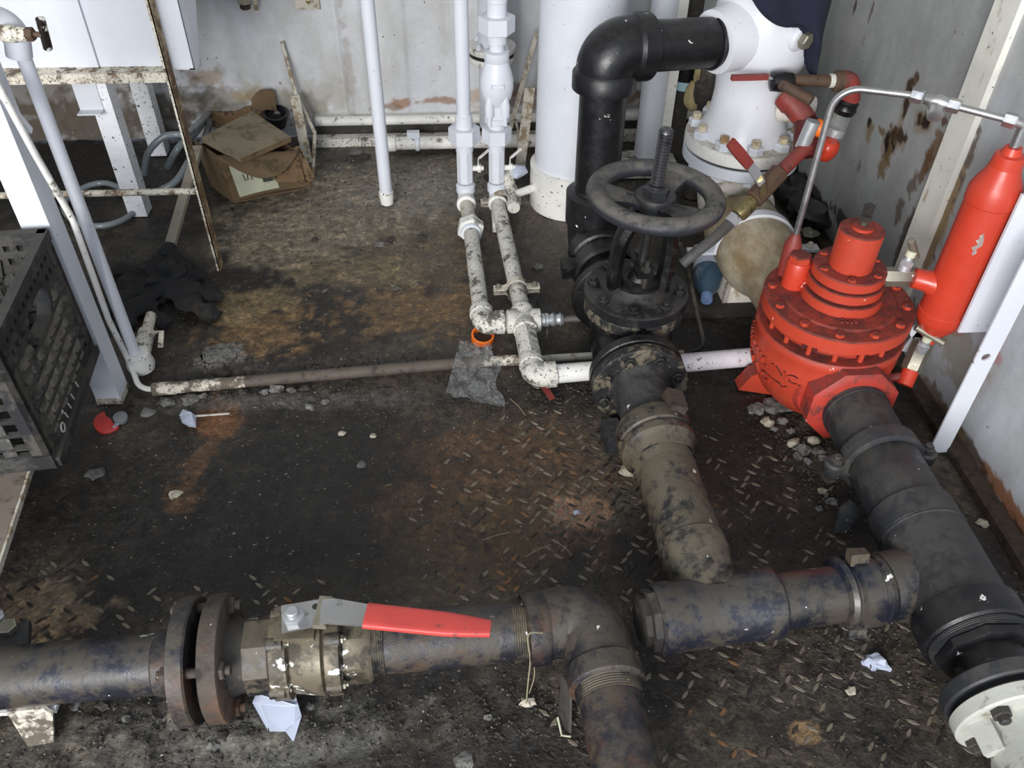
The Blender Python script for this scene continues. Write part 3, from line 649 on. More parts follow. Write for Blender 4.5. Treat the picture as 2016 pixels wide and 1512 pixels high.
t.add('pipe_body', MB().lathe(q2, dn, [(0, .0475), (.5, .0475)], 40), 'navy_rusty')
t.add('thread', MB().lathe(q2, dn, threads(.0505, .004, 6), 36), 'black_muddy')

# ------------------------------------------------------------------ tee line
td = (V((.637, .762, .1))-V((.278, .728, .1))).normalized(); T0 = V((.278, .728, .1))
TL = lambda s_: T0+td*s_
cx = lambda y: .364+(1.236-y)*(.021/.405)
CL = lambda y, z=.1: V((cx(y), y, z))
cd = (CL(0)-CL(1)).normalized()                                # towards the viewer
jn = TL(.107)
t = T('pipe_tee', 'muddy navy pipe tee with plugged left end, right of the elbow', 'tee', (jn.x, jn.y, 0))
t.add('run', MB().lathe(TL(.012), td, [(0, .052), (.005, .0575), (.03, .0575), (.035, .0555), (.16, .0555), (.165, .0575), (.2, .0575), (.206, .05)], 44), 'navy_muddy')
t.add('branch', MB().lathe(CL(.875), cd, [(0, .054), (.006, .06), (.04, .06), (.05, .0555), (.12, .0555)], 44), 'black_muddy')
pl = t.add('plug', MB().lathe(TL(-.014), td, [(0, .036), (.003, .041), (.012, .041), (.014, .05), (.03, .05)], 8, math.pi/8), 'dark_iron')
t.add('plug_thread', MB().lathe(TL(.004), td, threads(.046, .003, 4), 32), 'dark_iron', pl)
t = T('steel_pipe', 'short glossy navy pipe between the two tees', 'pipe', (TL(.27).x, TL(.27).y, 0))
t.add('pipe_body', MB().lathe(TL(.205), td, [(0, .0465), (.13, .0465)], 40), 'navy_muddy')
t = T('pipe_coupling', 'dark grooved coupling ring left of the big tee', 'coupling', (TL(.345).x, TL(.345).y, 0))
t.add('coupling_ring', MB().lathe(TL(.318), td, [(0, .047), (.004, .056), (.012, .06), (.018, .054), (.022, .054), (.026, .061), (.058, .061), (.062, .055), (.066, .055), (.07, .06), (.078, .058), (.082, .05)], 44), 'navy_muddy')
uu, vv, ww = basis(td)
for k_, a in ((0, 1.2), (1, -2.2)):
    t.add('ear', MB().box(TL(.352)+(uu*math.cos(a)+vv*math.sin(a))*.066, (.03, .022, .02), M.Rotation(a, 3, 'X')), 'black_muddy')
# centre pipe
t = T('steel_pipe', 'long dried-mud coated pipe running from the gate valve to the tee', 'pipe', (cx(1.0), 1.0, 0))
t.add('pipe_body', MB().lathe(CL(1.10), cd, [(0, .0565), (.24, .0565)], 44), 'black_muddy')
t.add('thread', MB().lathe(CL(1.066), cd, threads(.0575, .004, 7), 40), 'black_muddy')
t = T('pipe_coupling', 'large muddy coupling in front of the gate valve flange', 'coupling', (cx(1.11)+.006, 1.11, 0))
t.add('coupling_body', MB().lathe(CL(1.168), cd, [(0, .058), (.006, .07), (.016, .075), (.05, .0755), (.053, .071), (.057, .071), (.061, .075), (.076, .074), (.084, .066), (.105, .061)], 44), 'black_muddy')
pp = CL(1.158, .1)+V((.036, 0, .066))
t.add('lug', MB().box(pp, (.034, .05, .03), M.Rotation(.35, 3, 'Y')), 'rust_iron')
t = T('steel_block', 'small grey steel block under the muddy coupling', 'block', Z(1200, 880, 0))
p = Z(1205, 860, .02); t.add('block_body', MB().box(p+V((0, .0, .0)), (.035, .06, .05), M.Rotation(.1, 3, 'Z')), 'charcoal')

# ------------------------------------------------------------------ gate valve
gx, gy = .378, 1.462
t = T('gate_valve', 'black rising-stem gate valve with worn grey handwheel', 'valve', (gx, gy, 0))
GA = V((.366, 0, .105))
def GP(y): return V((.362+(1.58-y)*.012, y, .105))
t.add('valve_body', MB().lathe((gx, gy, .012), EZ, [(0, .05), (.02, .08), (.06, .092), (.12, .092), (.16, .096), (.178, .102)], 44), 'black_oily')
t.add('body_neck', MB().lathe(GP(1.6), -EY, [(0, .066), (.3, .066)], 40), 'black_oily')
t.add('front_flange', MB().lathe(GP(1.328), -EY, [(0, .096), (.003, .1), (.022, .1), (.024, .097)], 52), 'black_oily')
t.add('rear_flange', MB().lathe(GP(1.61), -EY, [(0, .097), (.003, .1), (.024, .1), (.026, .096)], 52), 'black_oily')
t.add('body_rib', MB().box((gx-.002, 1.375, .15), (.012, .07, .09)), 'black_oily')
MAT['bonnet'] = paint('dusty_black_bonnet', srgb(26, 26, 28), dirt=srgb(52, 49, 45), da=.38, dust=.5, dmin=0., dustc=srgb(70, 67, 61), rough=.4, bump=.25, seed=51)
MAT['bonnet_mud'] = paint('mud_caked_bonnet', srgb(28, 28, 29), dirt=srgb(110, 101, 84), da=.45, rough=.55, bump=.6, seed=52, sc_=1.6)
bn = t.add('bonnet', MB().lathe((gx, gy, .196), EZ, [(0, .108), (.004, .112), (.024, .112), (.027, .108), (.028, .07), (.034, .062), (.046, .052)], 52), 'bonnet')
t.add('bonnet_gasket_flange', MB().lathe((gx, gy, .166), EZ, [(0, .1), (.006, .11), (.026, .11), (.03, .106)], 52), 'bonnet_mud')
for i in range(8):
    a = 2*math.pi*(i+.5)/8+.15; t.bolt((gx+.093*math.cos(a), gy+.093*math.sin(a), .222), EZ, .0135, 'bonnet', 'bonnet_bolt', None, True, .8, a)
tilt = V((.04, 0, 1)).normalized()
GW = V((gx+.014, gy, .445))
SB = V((gx+.004, gy, .24))
yk = MB()
for s_ in (-1, 1):
    yk.sweep(smooth_path([SB+V((s_*.052, 0, -.015)), SB+V((s_*.055, 0, .04)), SB+V((s_*.05+.004, 0, .11)), SB+V((s_*.028+.008, 0, .168))], 5), .017, 8, 1.5)
yk.lathe(SB+V((.008, 0, .155)), tilt, [(0, .026), (.004, .032), (.03, .032), (.034, .026)], 24)
t.add('yoke', yk, 'black_oily')
t.add('packing_gland', MB().lathe(SB+V((0, 0, -.02)), tilt, [(0, .044), (.03, .042), (.034, .03), (.05, .024), (.06, .024), (.064, .019), (.074, .019)], 24), 'black_oily')
gl = t.add('gland_follower', MB().box(SB+V((0, 0, .045)), (.035, .095, .012)), 'black_oily')
for s_ in (-1, 1):
    t.add('gland_bolt', MB().cyl(SB+V((.002, s_*.036, -.02)), SB+V((.004, s_*.036, .075)), .006, n=10), 'dark_iron'); t.bolt(SB+V((.003, s_*.036, .05)), EZ, .011, 'dark_iron', 'gland_nut', None, False, .9)
sb = SB+tilt*.02; stp = .325
t.add('stem', MB().lathe(sb, tilt, [(0, .0105), (.12, .0105)]+threads(.0142, .0066, 29, .0032, .13)+[(stp-.004, .0135), (stp, .0105)], 24), 'steel_thread')
hw = MB().torus(GW, tilt, .118, .0205, 72, 16, .85)
HW = t.add('handwheel', hw, 'wheel', None, 'worn grey handwheel rim')
u, v, w = basis(tilt, EY); uw = EX.cross(tilt).cross(tilt)*-1; e1 = EY.cross(tilt).normalized(); e2 = tilt.cross(e1)
for ang in (176, 60, -56):
    a = math.radians(ang); dr = e1*math.cos(a)+e2*math.sin(a); sd = tilt.cross(dr); sp_ = MB(); rs_ = []
    for q in range(7):
        f = q/6; rr_ = .024+f*.086; wd = .021+.012*abs(f-.35)+.012*f; th = .009; dz = -.016*(1-f)**1.5
        rs_.append(sp_.ring([GW+dr*rr_+tilt*(dz+b*th)+sd*a_*wd for a_, b in ((-1, -.5), (-.6, -1), (.6, -1), (1, -.5), (1, .5), (.6, 1), (-.6, 1), (-1, .5))]))
    sp_.loft(rs_); t.add('spoke', sp_, 'wheel', HW)
t.add('wheel_hub', MB().lathe(GW-tilt*.026, tilt, [(0, .034), (.004, .042), (.026, .042), (.03, .039)], 32), 'charcoal', HW)
t.bolt(GW+tilt*.004, tilt, .0275, 'charcoal', 'wheel_nut', HW, False, .62)
t.add('nut_sleeve', MB().lathe(GW+tilt*.012, tilt, [(0, .018), (.012, .017)], 20), 'charcoal', HW)
tx = text_mesh('OPEN', .02, .003); o = MB()
for q in tx.v:
    a = math.radians(128)-q.x/.122; rr_ = .121+q.y; o.v.append(GW+(e1*math.cos(a)+e2*math.sin(a))*rr_+tilt*(.0142-abs(q.y)*.25+q.z))
o.f = tx.f; t.add('cast_lettering', o, 'wheel', HW)
for i in range(8):
    a = 2*math.pi*(i+.5)/8; c_ = GP(1.326)+V((math.cos(a), 0, math.sin(a)))*.08
    t.bolt(c_, EY, .012, 'black_oily', 'flange_nut', None, True)
# companion flange + neck in front
t = T('pipe_flange', 'black weld-neck flange caked with dried mud, in front of the gate valve', 'flange', (GP(1.3).x, 1.31, 0))
t.add('flange_disc', MB().lathe(GP(1.298), -EY, [(0, .097), (.003, .1), (.024, .1), (.027, .097)], 52), 'bonnet_mud')
t.add('gasket', MB().lathe(GP(1.305), -EY, [(0, .083), (.008, .083)], 40), 'gasket')
t.add('neck', MB().lathe(GP(1.272), -EY, [(0, .064), (.012, .057), (.02, .055), (.12, .055)], 40), 'charcoal')
for i in range(8):
    a = 2*math.pi*(i+.5)/8; c_ = GP(1.272)+V((math.cos(a), 0, math.sin(a)))*.08
    t.bolt(c_, -EY, .0125, 'bonnet_mud', 'flange_bolt', None, True)
# black riser with elbows behind
ex, ey = .343, 1.84
t = T('pipe_coupling', 'black grooved coupling behind the gate valve', 'coupling', (.352, 1.69, 0))
t.add('coupling_ring', MB().lathe((.353, 1.725, .11), (.06, -1, 0), [(0, .066), (.006, .078), (.05, .08), (.056, .074)], 40), 'black_oily')
t.add('pipe_stub', MB().cyl((.347, 1.77, .112), (.36, 1.6, .106), .061, n=36), 'black_oily')
for s_ in (-1, 1): t.add('ear', MB().box((.353+s_*.085, 1.697, .12), (.04, .05, .03)), 'black_oily')
t = T('pipe_tee', 'black elbow at the foot of the tall black riser', 'elbow', (ex, ey, 0))
t.add('elbow_body', MB().sweep(fillet([(ex, ey, .225), (ex, ey, .112), (ex+.006, ey-.1, .112)], .07, 12), .066, 36), 'black_oily')
t.add('collar', MB().lathe((ex, ey, .16), EZ, [(0, .066), (.006, .072), (.085, .074), (.092, .064)], 40), 'black')
t.add('collar', MB().lathe((ex+.004, ey-.05, .112), (.04, -1, 0), [(0, .066), (.006, .074), (.05, .074), (.056, .064)], 40), 'black_oily')
t = T('steel_pipe', 'tall vertical black pipe beside the white tank', 'pipe', (ex, ey, .2))
t.add('pipe_body', MB().cyl((ex, ey, .24), (ex-.002, ey+.008, .545), .0545, n=40), 'black')
t.add('thread', MB().lathe((ex, ey, .248), EZ, threads(.056, .004, 4), 36), 'black')
A1 = V((ex-.002, ey+.008, .592)); HB = Y(1402, 84, 1.93)
hd_ = (HB-A1).normalized()
t = T('pipe_elbow', 'glossy black elbow at the top of the tall black riser', 'elbow', (A1.x, A1.y, .54))
t.add('elbow_body', MB().sweep(fillet([A1-EZ*.09, A1, A1+hd_*.1], .075, 14), .0665, 40), 'black')
t.add('collar', MB().lathe(A1-EZ*.092, EZ, [(0, .06), (.006, .073), (.04, .0735), (.05, .066)], 40), 'black')
t.add('collar', MB().lathe(A1+hd_*.052, hd_, [(0, .066), (.008, .0735), (.045, .0735), (.052, .06)], 40), 'black')
t = T('steel_pipe', 'horizontal black pipe from the top elbow to the white valve', 'pipe', (A1.x+.15, A1.y+.05, .54))
t.add('pipe_body', MB().cyl(A1+hd_*.09, HB+hd_*.01, .0555, n=40), 'black')
t.add('weld_bead', MB().torus(HB-hd_*.002, hd_, .057, .004, 40, 8), 'black')

# ------------------------------------------------------------------ right hand line
RX = .778
RL = lambda y, z=.12: V((RX, y, z))
t = T('steel_pipe', 'plain black pipe stub between the red valve and the clamp', 'pipe', (RX, 1.1, 0))
t.add('pipe_body', MB().lathe(RL(1.2), -EY, [(0, .0635), (.16, .0635)], 44), 'charcoal')
t.add('thread', MB().lathe(RL(1.158), -EY, threads(.0655, .004, 2), 36), 'charcoal')
t = T('pipe_clamp', 'bolted black pipe clamp with a rounded ear on its left', 'clamp', (RX, 1.03, 0))
t.add('clamp_band', MB().lathe(RL(1.056), -EY, [(0, .064), (.004, .074), (.03, .0755), (.036, .0755), (.04, .066)], 48), 'charcoal')
for s_, zz in ((-1, .105), (1, .125)):
    m = MB(); m.lathe(RL(1.034, zz)+V((s_*.085, 0, 0)), EZ, [(-.016, .017), (-.012, .02), (.008, .02), (.012, .016)], 20); m.box(RL(1.034, zz)+V((s_*.07, 0, -.002)), (.03, .034, .022))
    er = t.add('ear', m, 'charcoal'); t.bolt(RL(1.034, zz)+V((s_*.085, 0, .012)), EZ, .0125, 'charcoal', 'bolt', er, True, .7)
    t.add('washer', MB().lathe(RL(1.034, zz)+V((s_*.088, 0, -.034)), EZ, [(0, .012), (.003, .016), (.008, .016)], 18), 'dark_iron', er)
t = T('steel_pipe', 'fat black pipe section between the clamp and the big tee', 'pipe', (RX, .95, 0))
t.add('pipe_body', MB().lathe(RL(1.018), -EY, [(0, .064), (.004, .067), (.13, .067)], 44), 'charcoal')
t = T('pipe_tee', 'big welded black tee at lower right joining both pipe lines', 'tee', (RX, .78, 0))
t.add('collar', MB().lathe(RL(.905), -EY, [(0, .067), (.004, .073), (.052, .074), (.055, .071)], 48), 'charcoal')
t.add('weld_bead', MB().torus(RL(.849), EY, .0725, .0028, 48, 8), 'charcoal')
t.add('tee_body', MB().lathe(RL(.85), -EY, [(0, .0725), (.03, .074), (.15, .074), (.156, .077)], 48), 'charcoal')
bs = TL(.395); t.add('branch', MB().lathe(bs, td, [(0, .05), (.004, .058), (.03, .06), (.06, .064), (.12, .066)], 44), 'navy_muddy')
t.add('end_collar', MB().lathe(RL(.702), -EY, [(0, .076), (.004, .0825), (.05, .084), (.054, .08)], 48), 'black')
t.add('thread', MB().lathe(RL(.65), -EY, threads(.076, .0032, 4, .002), 40), 'charcoal')
t = T('hex_bushing', 'black hex reducing bushing below the big tee', 'bushing', (RX-.004, .62, 0))
t.add('hex', MB().lathe(RL(.64), -EY, [(0, .066), (.004, .072), (.016, .072), (.02, .066)], 8, .3), 'black')
t.add('nipple', MB().lathe(RL(.624), -EY, [(0, .052), (.06, .052)], 40), 'black_oily')
t = T('pipe_flange', 'plain black flange disc at lower right', 'flange', (RX-.006, .56, 0))
t.add('flange_disc', MB().lathe(V((RX-.006, .578, .118)), -EY, [(0, .083), (.003, .086), (.022, .086), (.025, .083)], 52), 'charcoal')
t.bolt(V((RX-.036, .578, .168)), EY, .014, 'charcoal', 'bolt', None, False)
t.bolt(V((RX+.05, .578, .165)), EY, .014, 'charcoal', 'bolt', None, False)
t = T('flanged_valve', 'dirty white flanged valve cut off by the lower right corner', 'valve', (RX-.008, .5, 0))
MAT['white_flange'] = paint('dirty_white_flange', srgb(188, 188, 178), dirt=srgb(120, 112, 92), da=.35, rust=.12, rough=.5, bump=.2, seed=60)
t.add('flange_disc', MB().lathe(V((RX-.006, .543, .118)), -EY, [(0, .082), (.003, .086), (.022, .086), (.025, .083)], 52), 'white_flange')
t.add('gasket', MB().lathe(V((RX-.006, .553, .118)), -EY, [(0, .074), (.01, .074)], 40), 'gasket')
t.add('valve_body', MB().lathe(V((RX-.006, .52, .118)), -EY, [(0, .05), (.02, .046), (.05, .06), (.2, .075)], 40), 'white_flange')
for i in range(4):
    a = math.radians(45+90*i); c_ = V((RX-.006+.066*math.cos(a), .519, .118+.066*math.sin(a)))
    t.bolt(c_, -EY, .0145, 'dark_iron', 'bolt', None, True)
    b_ = MB(); b_.box(V((RX-.006+.06*math.cos(a+.6), .5, .118+.06*math.sin(a+.6))), (.016, .05, .03), M.Rotation(-a, 3, 'Y')); t.add('rib', b_, 'white_flange')
# ------------------------------------------------------------------ red diaphragm valve
kx, ky = .768, 1.342
t = T('diaphragm_valve', 'bright red cast diaphragm valve with round bolted cover', 'valve', (kx, ky, 0))
prof = [(.02, .09), (.05, .116), (.08, .131), (.11, .140), (.14, .1455), (.165, .148), (.185, .1465), (.190, .149), (.205, .149), (.209, .146)]
def bowl_r(z):
    for (z0, r0), (z1, r1) in zip(prof, prof[1:]):
        if z0 <= z <= z1: return r0+(r1-r0)*(z-z0)/(z1-z0)
    return prof[-1][1]
body = t.add('valve_body', MB().lathe((kx, ky, 0), EZ, [(.02, .0)]+prof+[(.209, .1)], 64), 'red')
MAT['red_hub'] = paint('red_paint_hub', srgb(176, 60, 48), dirt=srgb(106, 52, 46), da=.38, dust=.75, dmin=.4, dustc=srgb(92, 50, 45), rough=.42, bump=.1, seed=61, chip=srgb(235, 215, 210), ca=.12)
hb = MB(); hb.lathe((kx+.004, ky+.16, .122), -EY, [(0, .086), (.03, .086), (.05, .08), (.16, .1), (.21, .108), (.25, .1), (.28, .09)], 48)
t.add('flow_body', hb, 'red_hub')
t.add('outlet_hex', MB().lathe((kx+.008, 1.225, .12), -EY, [(0, .08), (.012, .093), (.05, .093), (.056, .084), (.0565, .068)], 8, math.pi/8), 'red_hub')
t.add('inlet_hex', MB().lathe((kx-.004, 1.52, .125), -EY, [(0, .08), (.006, .09), (.045, .09), (.05, .08)], 8, math.pi/8), 'red')
ft = MB(); ft.prism([(kx-.06, ky-.01, .1), (kx-.13, ky+.015, .05), (kx-.148, ky+.025, .0), (kx-.06, ky-.0, .0)], (0, .035, 0))
t.add('foot', ft, 'red')
t.add('gap_ring', MB().lathe((kx, ky, .205), EZ, [(0, .12), (.04, .12)], 48), 'dark_red')
for i in range(16):
    a = 2*math.pi*(i+.25)/16; m = MB().cyl((kx+.13*math.cos(a), ky+.13*math.sin(a), .205), (kx+.13*math.cos(a), ky+.13*math.sin(a), .246), .0055, n=10)
    t.add('cover_stud', m, 'red')
for i in range(8):
    a0 = 2*math.pi*(i+.18)/8; t.add('cover_segment', MB().torus((kx, ky, .231), EZ, .128, .009, 10, 8, 1.2, a0+.08, a0+.62), 'red')
cv = t.add('cover_flange', MB().lathe((kx, ky, .238), EZ, [(0, .144), (.003, .149), (.03, .149), (.033, .146), (.0335, .116), (.037, .112), (.038, .06)], 72), 'red')
for i in range(12):
    a = 2*math.pi*(i+.35)/12; t.bolt((kx+.132*math.cos(a), ky+.132*math.sin(a), .27), EZ, .0095, 'red', 'cover_bolt', None, False, .9, a)
tx = text_mesh('2008', .017, .004); o = MB()
for q in tx.v:
    a = math.radians(-98)+q.x/.088; rr_ = .088+q.y; o.v.append(V((kx+rr_*math.cos(a), ky+rr_*math.sin(a), .277+q.z)))
o.f = tx.f; t.add('cast_number', o, 'red_dusty', cv)
nk = V((kx+.002, ky, 0))
t.add('neck_disc', MB().lathe(nk+EZ*.274, EZ, [(0, .078), (.002, .08), (.022, .08), (.024, .078)], 52), 'red')
t.add('neck_gap', MB().lathe(nk+EZ*.297, EZ, [(0, .068), (.006, .068)], 40), 'dark_red')
t.add('neck_disc', MB().lathe(nk+EZ*.302, EZ, [(0, .072), (.002, .0745), (.02, .0745), (.022, .072)], 52), 'red')
t.add('neck_gap', MB().lathe(nk+EZ*.323, EZ, [(0, .066), (.005, .066)], 40), 'dark_red')
t.add('top_flange', MB().lathe(nk+EZ*.327, EZ, [(0, .069), (.002, .071), (.02, .071), (.023, .068)], 52), 'red')
for i in range(6):
    a = 2*math.pi*(i+.2)/6; t.bolt(nk+V((.058*math.cos(a), .058*math.sin(a), .348)), EZ, .0085, 'red', 'neck_bolt', None, False, .8)
t.add('spring_housing', MB().lathe(nk+EZ*.348, EZ, [(0, .042), (.07, .0425), (.082, .0425), (.0845, .040), (.085, .021), (.091, .021), (.0925, .014)], 44), 'red')
t.add('adjusting_screw', MB().lathe(nk+EZ*.43, EZ, [(0, .0075), (.03, .0075)], 14), 'dark_iron')
t.bolt(nk+EZ*.452, EZ, .0125, 'dark_iron', 'lock_nut', None, False, .5)
t.add('screw_head', MB().box(nk+EZ*.474, (.014, .014, .018), M.Rotation(.4, 3, 'Z')), 'dark_iron')
# pilot on the left of the cover
pv = Y(1572, 522, 1.385)
pm = MB().lathe((pv.x, 1.385, .272), EZ, [(0, .024), (.002, .0245), (.058, .0245), (.062, .022)], 28)
pi_ = t.add('pilot_body', pm, 'red_clean')
t.bolt((pv.x, 1.385, .332), EZ, .0225, 'red', 'pilot_cap', pi_, False, .75)
t.bolt((pv.x+.012, 1.366, .290), (.25, -1, .05), .013, 'red_clean', 'pilot_plug', pi_, False, .9)
t.add('pilot_nipple', MB().cyl((pv.x+.015, 1.375, .295), (kx-.06, 1.352, .304), .0095, n=16), 'red_clean', pi_)
t.add('tube_socket', MB().lathe((pv.x-.006, 1.42, .28), EZ, [(0, .018), (.07, .018), (.085, .012), (.095, .008)], 20), 'red_dusty')
# cast lettering wrapped round the bowl
def on_bowl(s_, size, zc, ac, slope):
    tx = text_mesh(s_, size, .008); o = MB()
    for q in tx.v:
        z = zc+q.y*.86; a = ac+q.x/.146; r = bowl_r(max(.04, z))+.0015+q.z
        o.v.append(V((kx+r*math.cos(a), ky+r*math.sin(a), z+slope*q.x)))
    o.f = tx.f; return o
t.add('cast_lettering', on_bowl('KIMRAY, INC.', .037, .146, math.radians(191), 0), 'red')
t.add('cast_lettering', on_bowl('OKLA CITY', .034, .108, math.radians(190), 0), 'red')

# stainless sense tube from the valve to the red cylinder
cxl, cyl_ = .952, 1.276
tA = V((pv.x-.006, 1.42, .372)); tB = Y(1648, 170, 1.42); tC = Y(1800, 188, 1.375); tD = Y(1845, 208, 1.36); tE = Y(1985, 236, 1.285); tF = Y(2010, 248, 1.276)
tB = V((tA.x, 1.42, tB.z))
t = T('sense_tube', 'bent stainless steel tube arching over the red valve cover', 'tube', (tA.x, tA.y, tA.z))
t.add('tube_body', MB().sweep(fillet([tA, tB, tC], .045, 10), .0063, 16), 'steel')
dCD = (tE-tC).normalized()
t.bolt(tC-dCD*.004, dCD, .0125, 'steel', 'compression_nut', None, False, 1.5)
t.add('tee_fitting', MB().lathe(tC+dCD*.018, dCD, [(0, .0085), (.008, .011), (.02, .014), (.032, .011), (.042, .0085)], 20), 'steel')
t.add('tee_branch', MB().lathe(tC+dCD*.036+V((0, .004, -.004)), (-.25, -1, -.35), [(0, .012), (.018, .012), (.022, .014), (.034, .0135), (.035, .008)], 20), 'steel')
t.bolt(tC+dCD*.058, dCD, .0125, 'steel', 'compression_nut', None, False, 1.5)
t.add('tube_run', MB().cyl(tC+dCD*.07, tE, .0063, n=16), 'steel')
t.bolt(tE-dCD*.006, dCD, .013, 'steel', 'compression_nut', None, False, 1.5)
t.add('end_elbow', MB().sweep(fillet([tE+dCD*.01, V((cxl, cyl_, tE.z-.004)), V((cxl, cyl_, .628))], .012, 6), .0085, 14), 'steel')
# red accumulator cylinder
t = T('pressure_cylinder', 'glossy red welded cylinder standing by the right wall', 'cylinder', (cxl, cyl_, .2))
t.add('shell', MB().lathe((cxl, cyl_, .262), EZ, [(0, .0435), (.003, .0445), (.02, .0445), (.022, .0425), (.26, .0425), (.262, .0445), (.285, .0445), (.30, .039), (.318, .03), (.332, .026)], 44), 'red_clean')
t.add('bottom_cap', MB().lathe((cxl, cyl_, .2), EZ, [(0, .012), (.012, .0135), (.016, .02), (.03, .024), (.045, .036), (.062, .0435)], 40), 'red_clean')
t.add('top_nozzle', MB().lathe((cxl, cyl_, .585), EZ, [(0, .027), (.004, .027), (.028, .0245), (.03, .017), (.042, .014)], 28), 'red_clean')
sb_ = V((cxl, cyl_, .335)); se = Y(1828, 543, 1.3)
sd_ = (V((.885, 1.30, .343))-sb_).normalized()
t.add('side_stub', MB().lathe(sb_, sd_, [(0, .028), (.04, .026), (.05, .021), (.074, .0195), (.075, .014)], 28), 'red_clean')
ch = MB(); q = V((cxl, cyl_-.0425, .49)); 
MAT['bare'] = paint('bare_chipped_metal', srgb(150, 132, 126), da=.4, dirt=srgb(230, 220, 216), rough=.6, bump=.1, sc_=4)
ang = math.radians(-112)
chw = lambda b: .32*math.sin(math.pi*min(.98, max(.02, b)))**.6*(.75+.5*mnoise.noise(V((b*7, 1, 4))))
chs = lambda b: .1*mnoise.noise(V((b*5, 6, 2)))+.08*(b-.5)
ch.sheet(lambda a, b: (cxl+.0431*math.cos(ang+(a-.5)*chw(b)+chs(b)), cyl_+.0431*math.sin(ang+(a-.5)*chw(b)+chs(b)), .435+b*.046), 6, 16, .0006)
t.add('paint_chip', ch, 'bare')
# wall bracket behind cylinder
t = T('mounting_plate', 'white steel plate behind the red cylinder', 'bracket', (1.0, 1.24, .25))
p0, p1 = .25, .55
t.add('plate', MB().box((1.0, 1.225, .415), (.07, .006, .3)), 'white')
# perforated strut
stx, sty = .968, 1.150
t = T('perforated_strut', 'white perforated steel angle leaning upright at right edge', 'strut', (stx, sty, 0))
def holed(mb, x0, x1, z0, z1, y, th, holes, hr):
    zs_ = sorted(holes); cur = z0; cxm = (x0+x1)/2
    for hz__ in zs_+[None]:
        if hz__ is None:
            mb.box((cxm, y, (cur+z1)/2), (x1-x0, th, z1-cur)); break
        a, b = hz__-.016, hz__+.016
        mb.box((cxm, y, (cur+a)/2), (x1-x0, th, a-cur)); cur = b
        n = 20; outer = []; inner = []
        for i in range(n):
            an = 2*math.pi*(i+.5)/n; c_, s_ = math.cos(an), math.sin(an); k_ = min((x1-x0)/2/abs(c_), .016/abs(s_))
            outer.append((cxm+c_*k_, hz__+s_*k_)); inner.append((cxm+c_*hr, hz__+s_*hr))
        rings = [mb.ring([(x, yy, z) for x, z in pts]) for pts, yy in ((outer, y-th/2), (inner, y-th/2), (inner, y+th/2), (outer, y+th/2))]
        mb.loft(rings+[rings[0]], True, False, False)
m = MB(); zt = .5
hz1 = Y(1912, 703, sty).z; hz2 = Y(1998, 497, sty).z; gap = .152
holed(m, stx-.004, stx+.036, 0.004, zt, sty, .004, [hz1, hz2], .0085)
t.add('front_flange', m, 'white_clean')
m = MB(); m.box((stx+.036, sty+.02, .27), (.004, .04, .53)); t.add('side_flange', m, 'white_clean')

# needle valves
def needle(name, label, c, d, hd, L_, w_, tdir, hl):
    t = T(name, label, 'valve', c, None); c = V(c); d = V(d).normalized(); hd = V(hd).normalized()
    u, v, w = basis(d, hd)
    m = MB(); m.lathe(c-d*L_/2, d, [(0, w_*.9), (.003, w_), (L_-.003, w_), (L_, w_*.9)], 6, 0, hd); t.add('valve_body', m, 'steel_dull')
    t.add('bonnet', MB().lathe(c+hd*w_*.8, hd, [(0, .0125), (.012, .0125), (.013, .0105), (.022, .0105), (.023, .0085), (.03, .0085)], 20), 'zinc')
    t.bolt(c+hd*(w_*.8+.012), hd, .0135, 'zinc', 'bonnet_nut', None, False, .7)
    t.add('packing_ring', MB().lathe(c+hd*(w_*.8+.03), hd, [(0, .0095), (.012, .0095)], 18), 'label')
    e_ = c+hd*(w_*.8+.046); t.add('stem', MB().cyl(c+hd*(w_*.8+.04), e_, .005, n=12), 'steel')
    td_ = V(tdir).normalized(); t.add('tee_handle', MB().lathe(e_-td_*hl/2, td_, [(0, .006), (.001, .0075), (hl-.001, .0075), (hl, .006)], 16), 'steel_dull')
    return t
nv = needle('needle_valve', 'grey steel needle valve joining the red cover and cylinder stub', Y(1772, 545, 1.32), (1, -.12, .04), (.15, .1, 1), .066, .0195, (-.6, -.1, 1), .052)
cN = Y(1772, 545, 1.32)
nv.add('left_nipple', MB().cyl(cN-V((1, -.12, .04)).normalized()*.03, V((kx+.06, 1.335, .338)), .0115, n=16), 'red_dusty')
nv.add('right_nipple', MB().cyl(cN+V((1, -.12, .04)).normalized()*.03, V((.89, 1.30, .341)), .011, n=16), 'white_dirty')
c2 = Y(1806, 700, 1.27); lo2 = Y(1782, 742, 1.24)
d2 = V((.42, .55, .75))
nv2 = needle('needle_valve', 'slanting grey needle valve with tee handle below the red cylinder', c2, d2, (.0, -.15, 1), .068, .0205, (1, -.55, -.4), .064)
nv2.add('lower_nipple', MB().cyl(c2-d2.normalized()*.03, c2-d2.normalized()*.066, .0165, n=18), 'red_clean')
nv2.add('upper_nipple', MB().cyl(c2+d2.normalized()*.03, V((cxl, cyl_, .205)), .010, n=16), 'red_clean')
nv2.add('side_nipple', MB().cyl(c2-d2.normalized()*.045, V((kx+.09, 1.26, .115)), .0095, n=16), 'red_dusty')
t = T('metal_tag', 'white metal tag behind the slanting needle valve', 'tag', Y(1800, 665, 1.3))
q = Y(1805, 672, 1.31); m = MB(); m.box(q, (.035, .004, .06), M.Rotation(.3, 3, 'Y')); m.lathe(q+V((-.004, -.002, .028)), EY, [(0, .02), (.004, .02)], 20); t.add('tag_plate', m, 'white_clean')

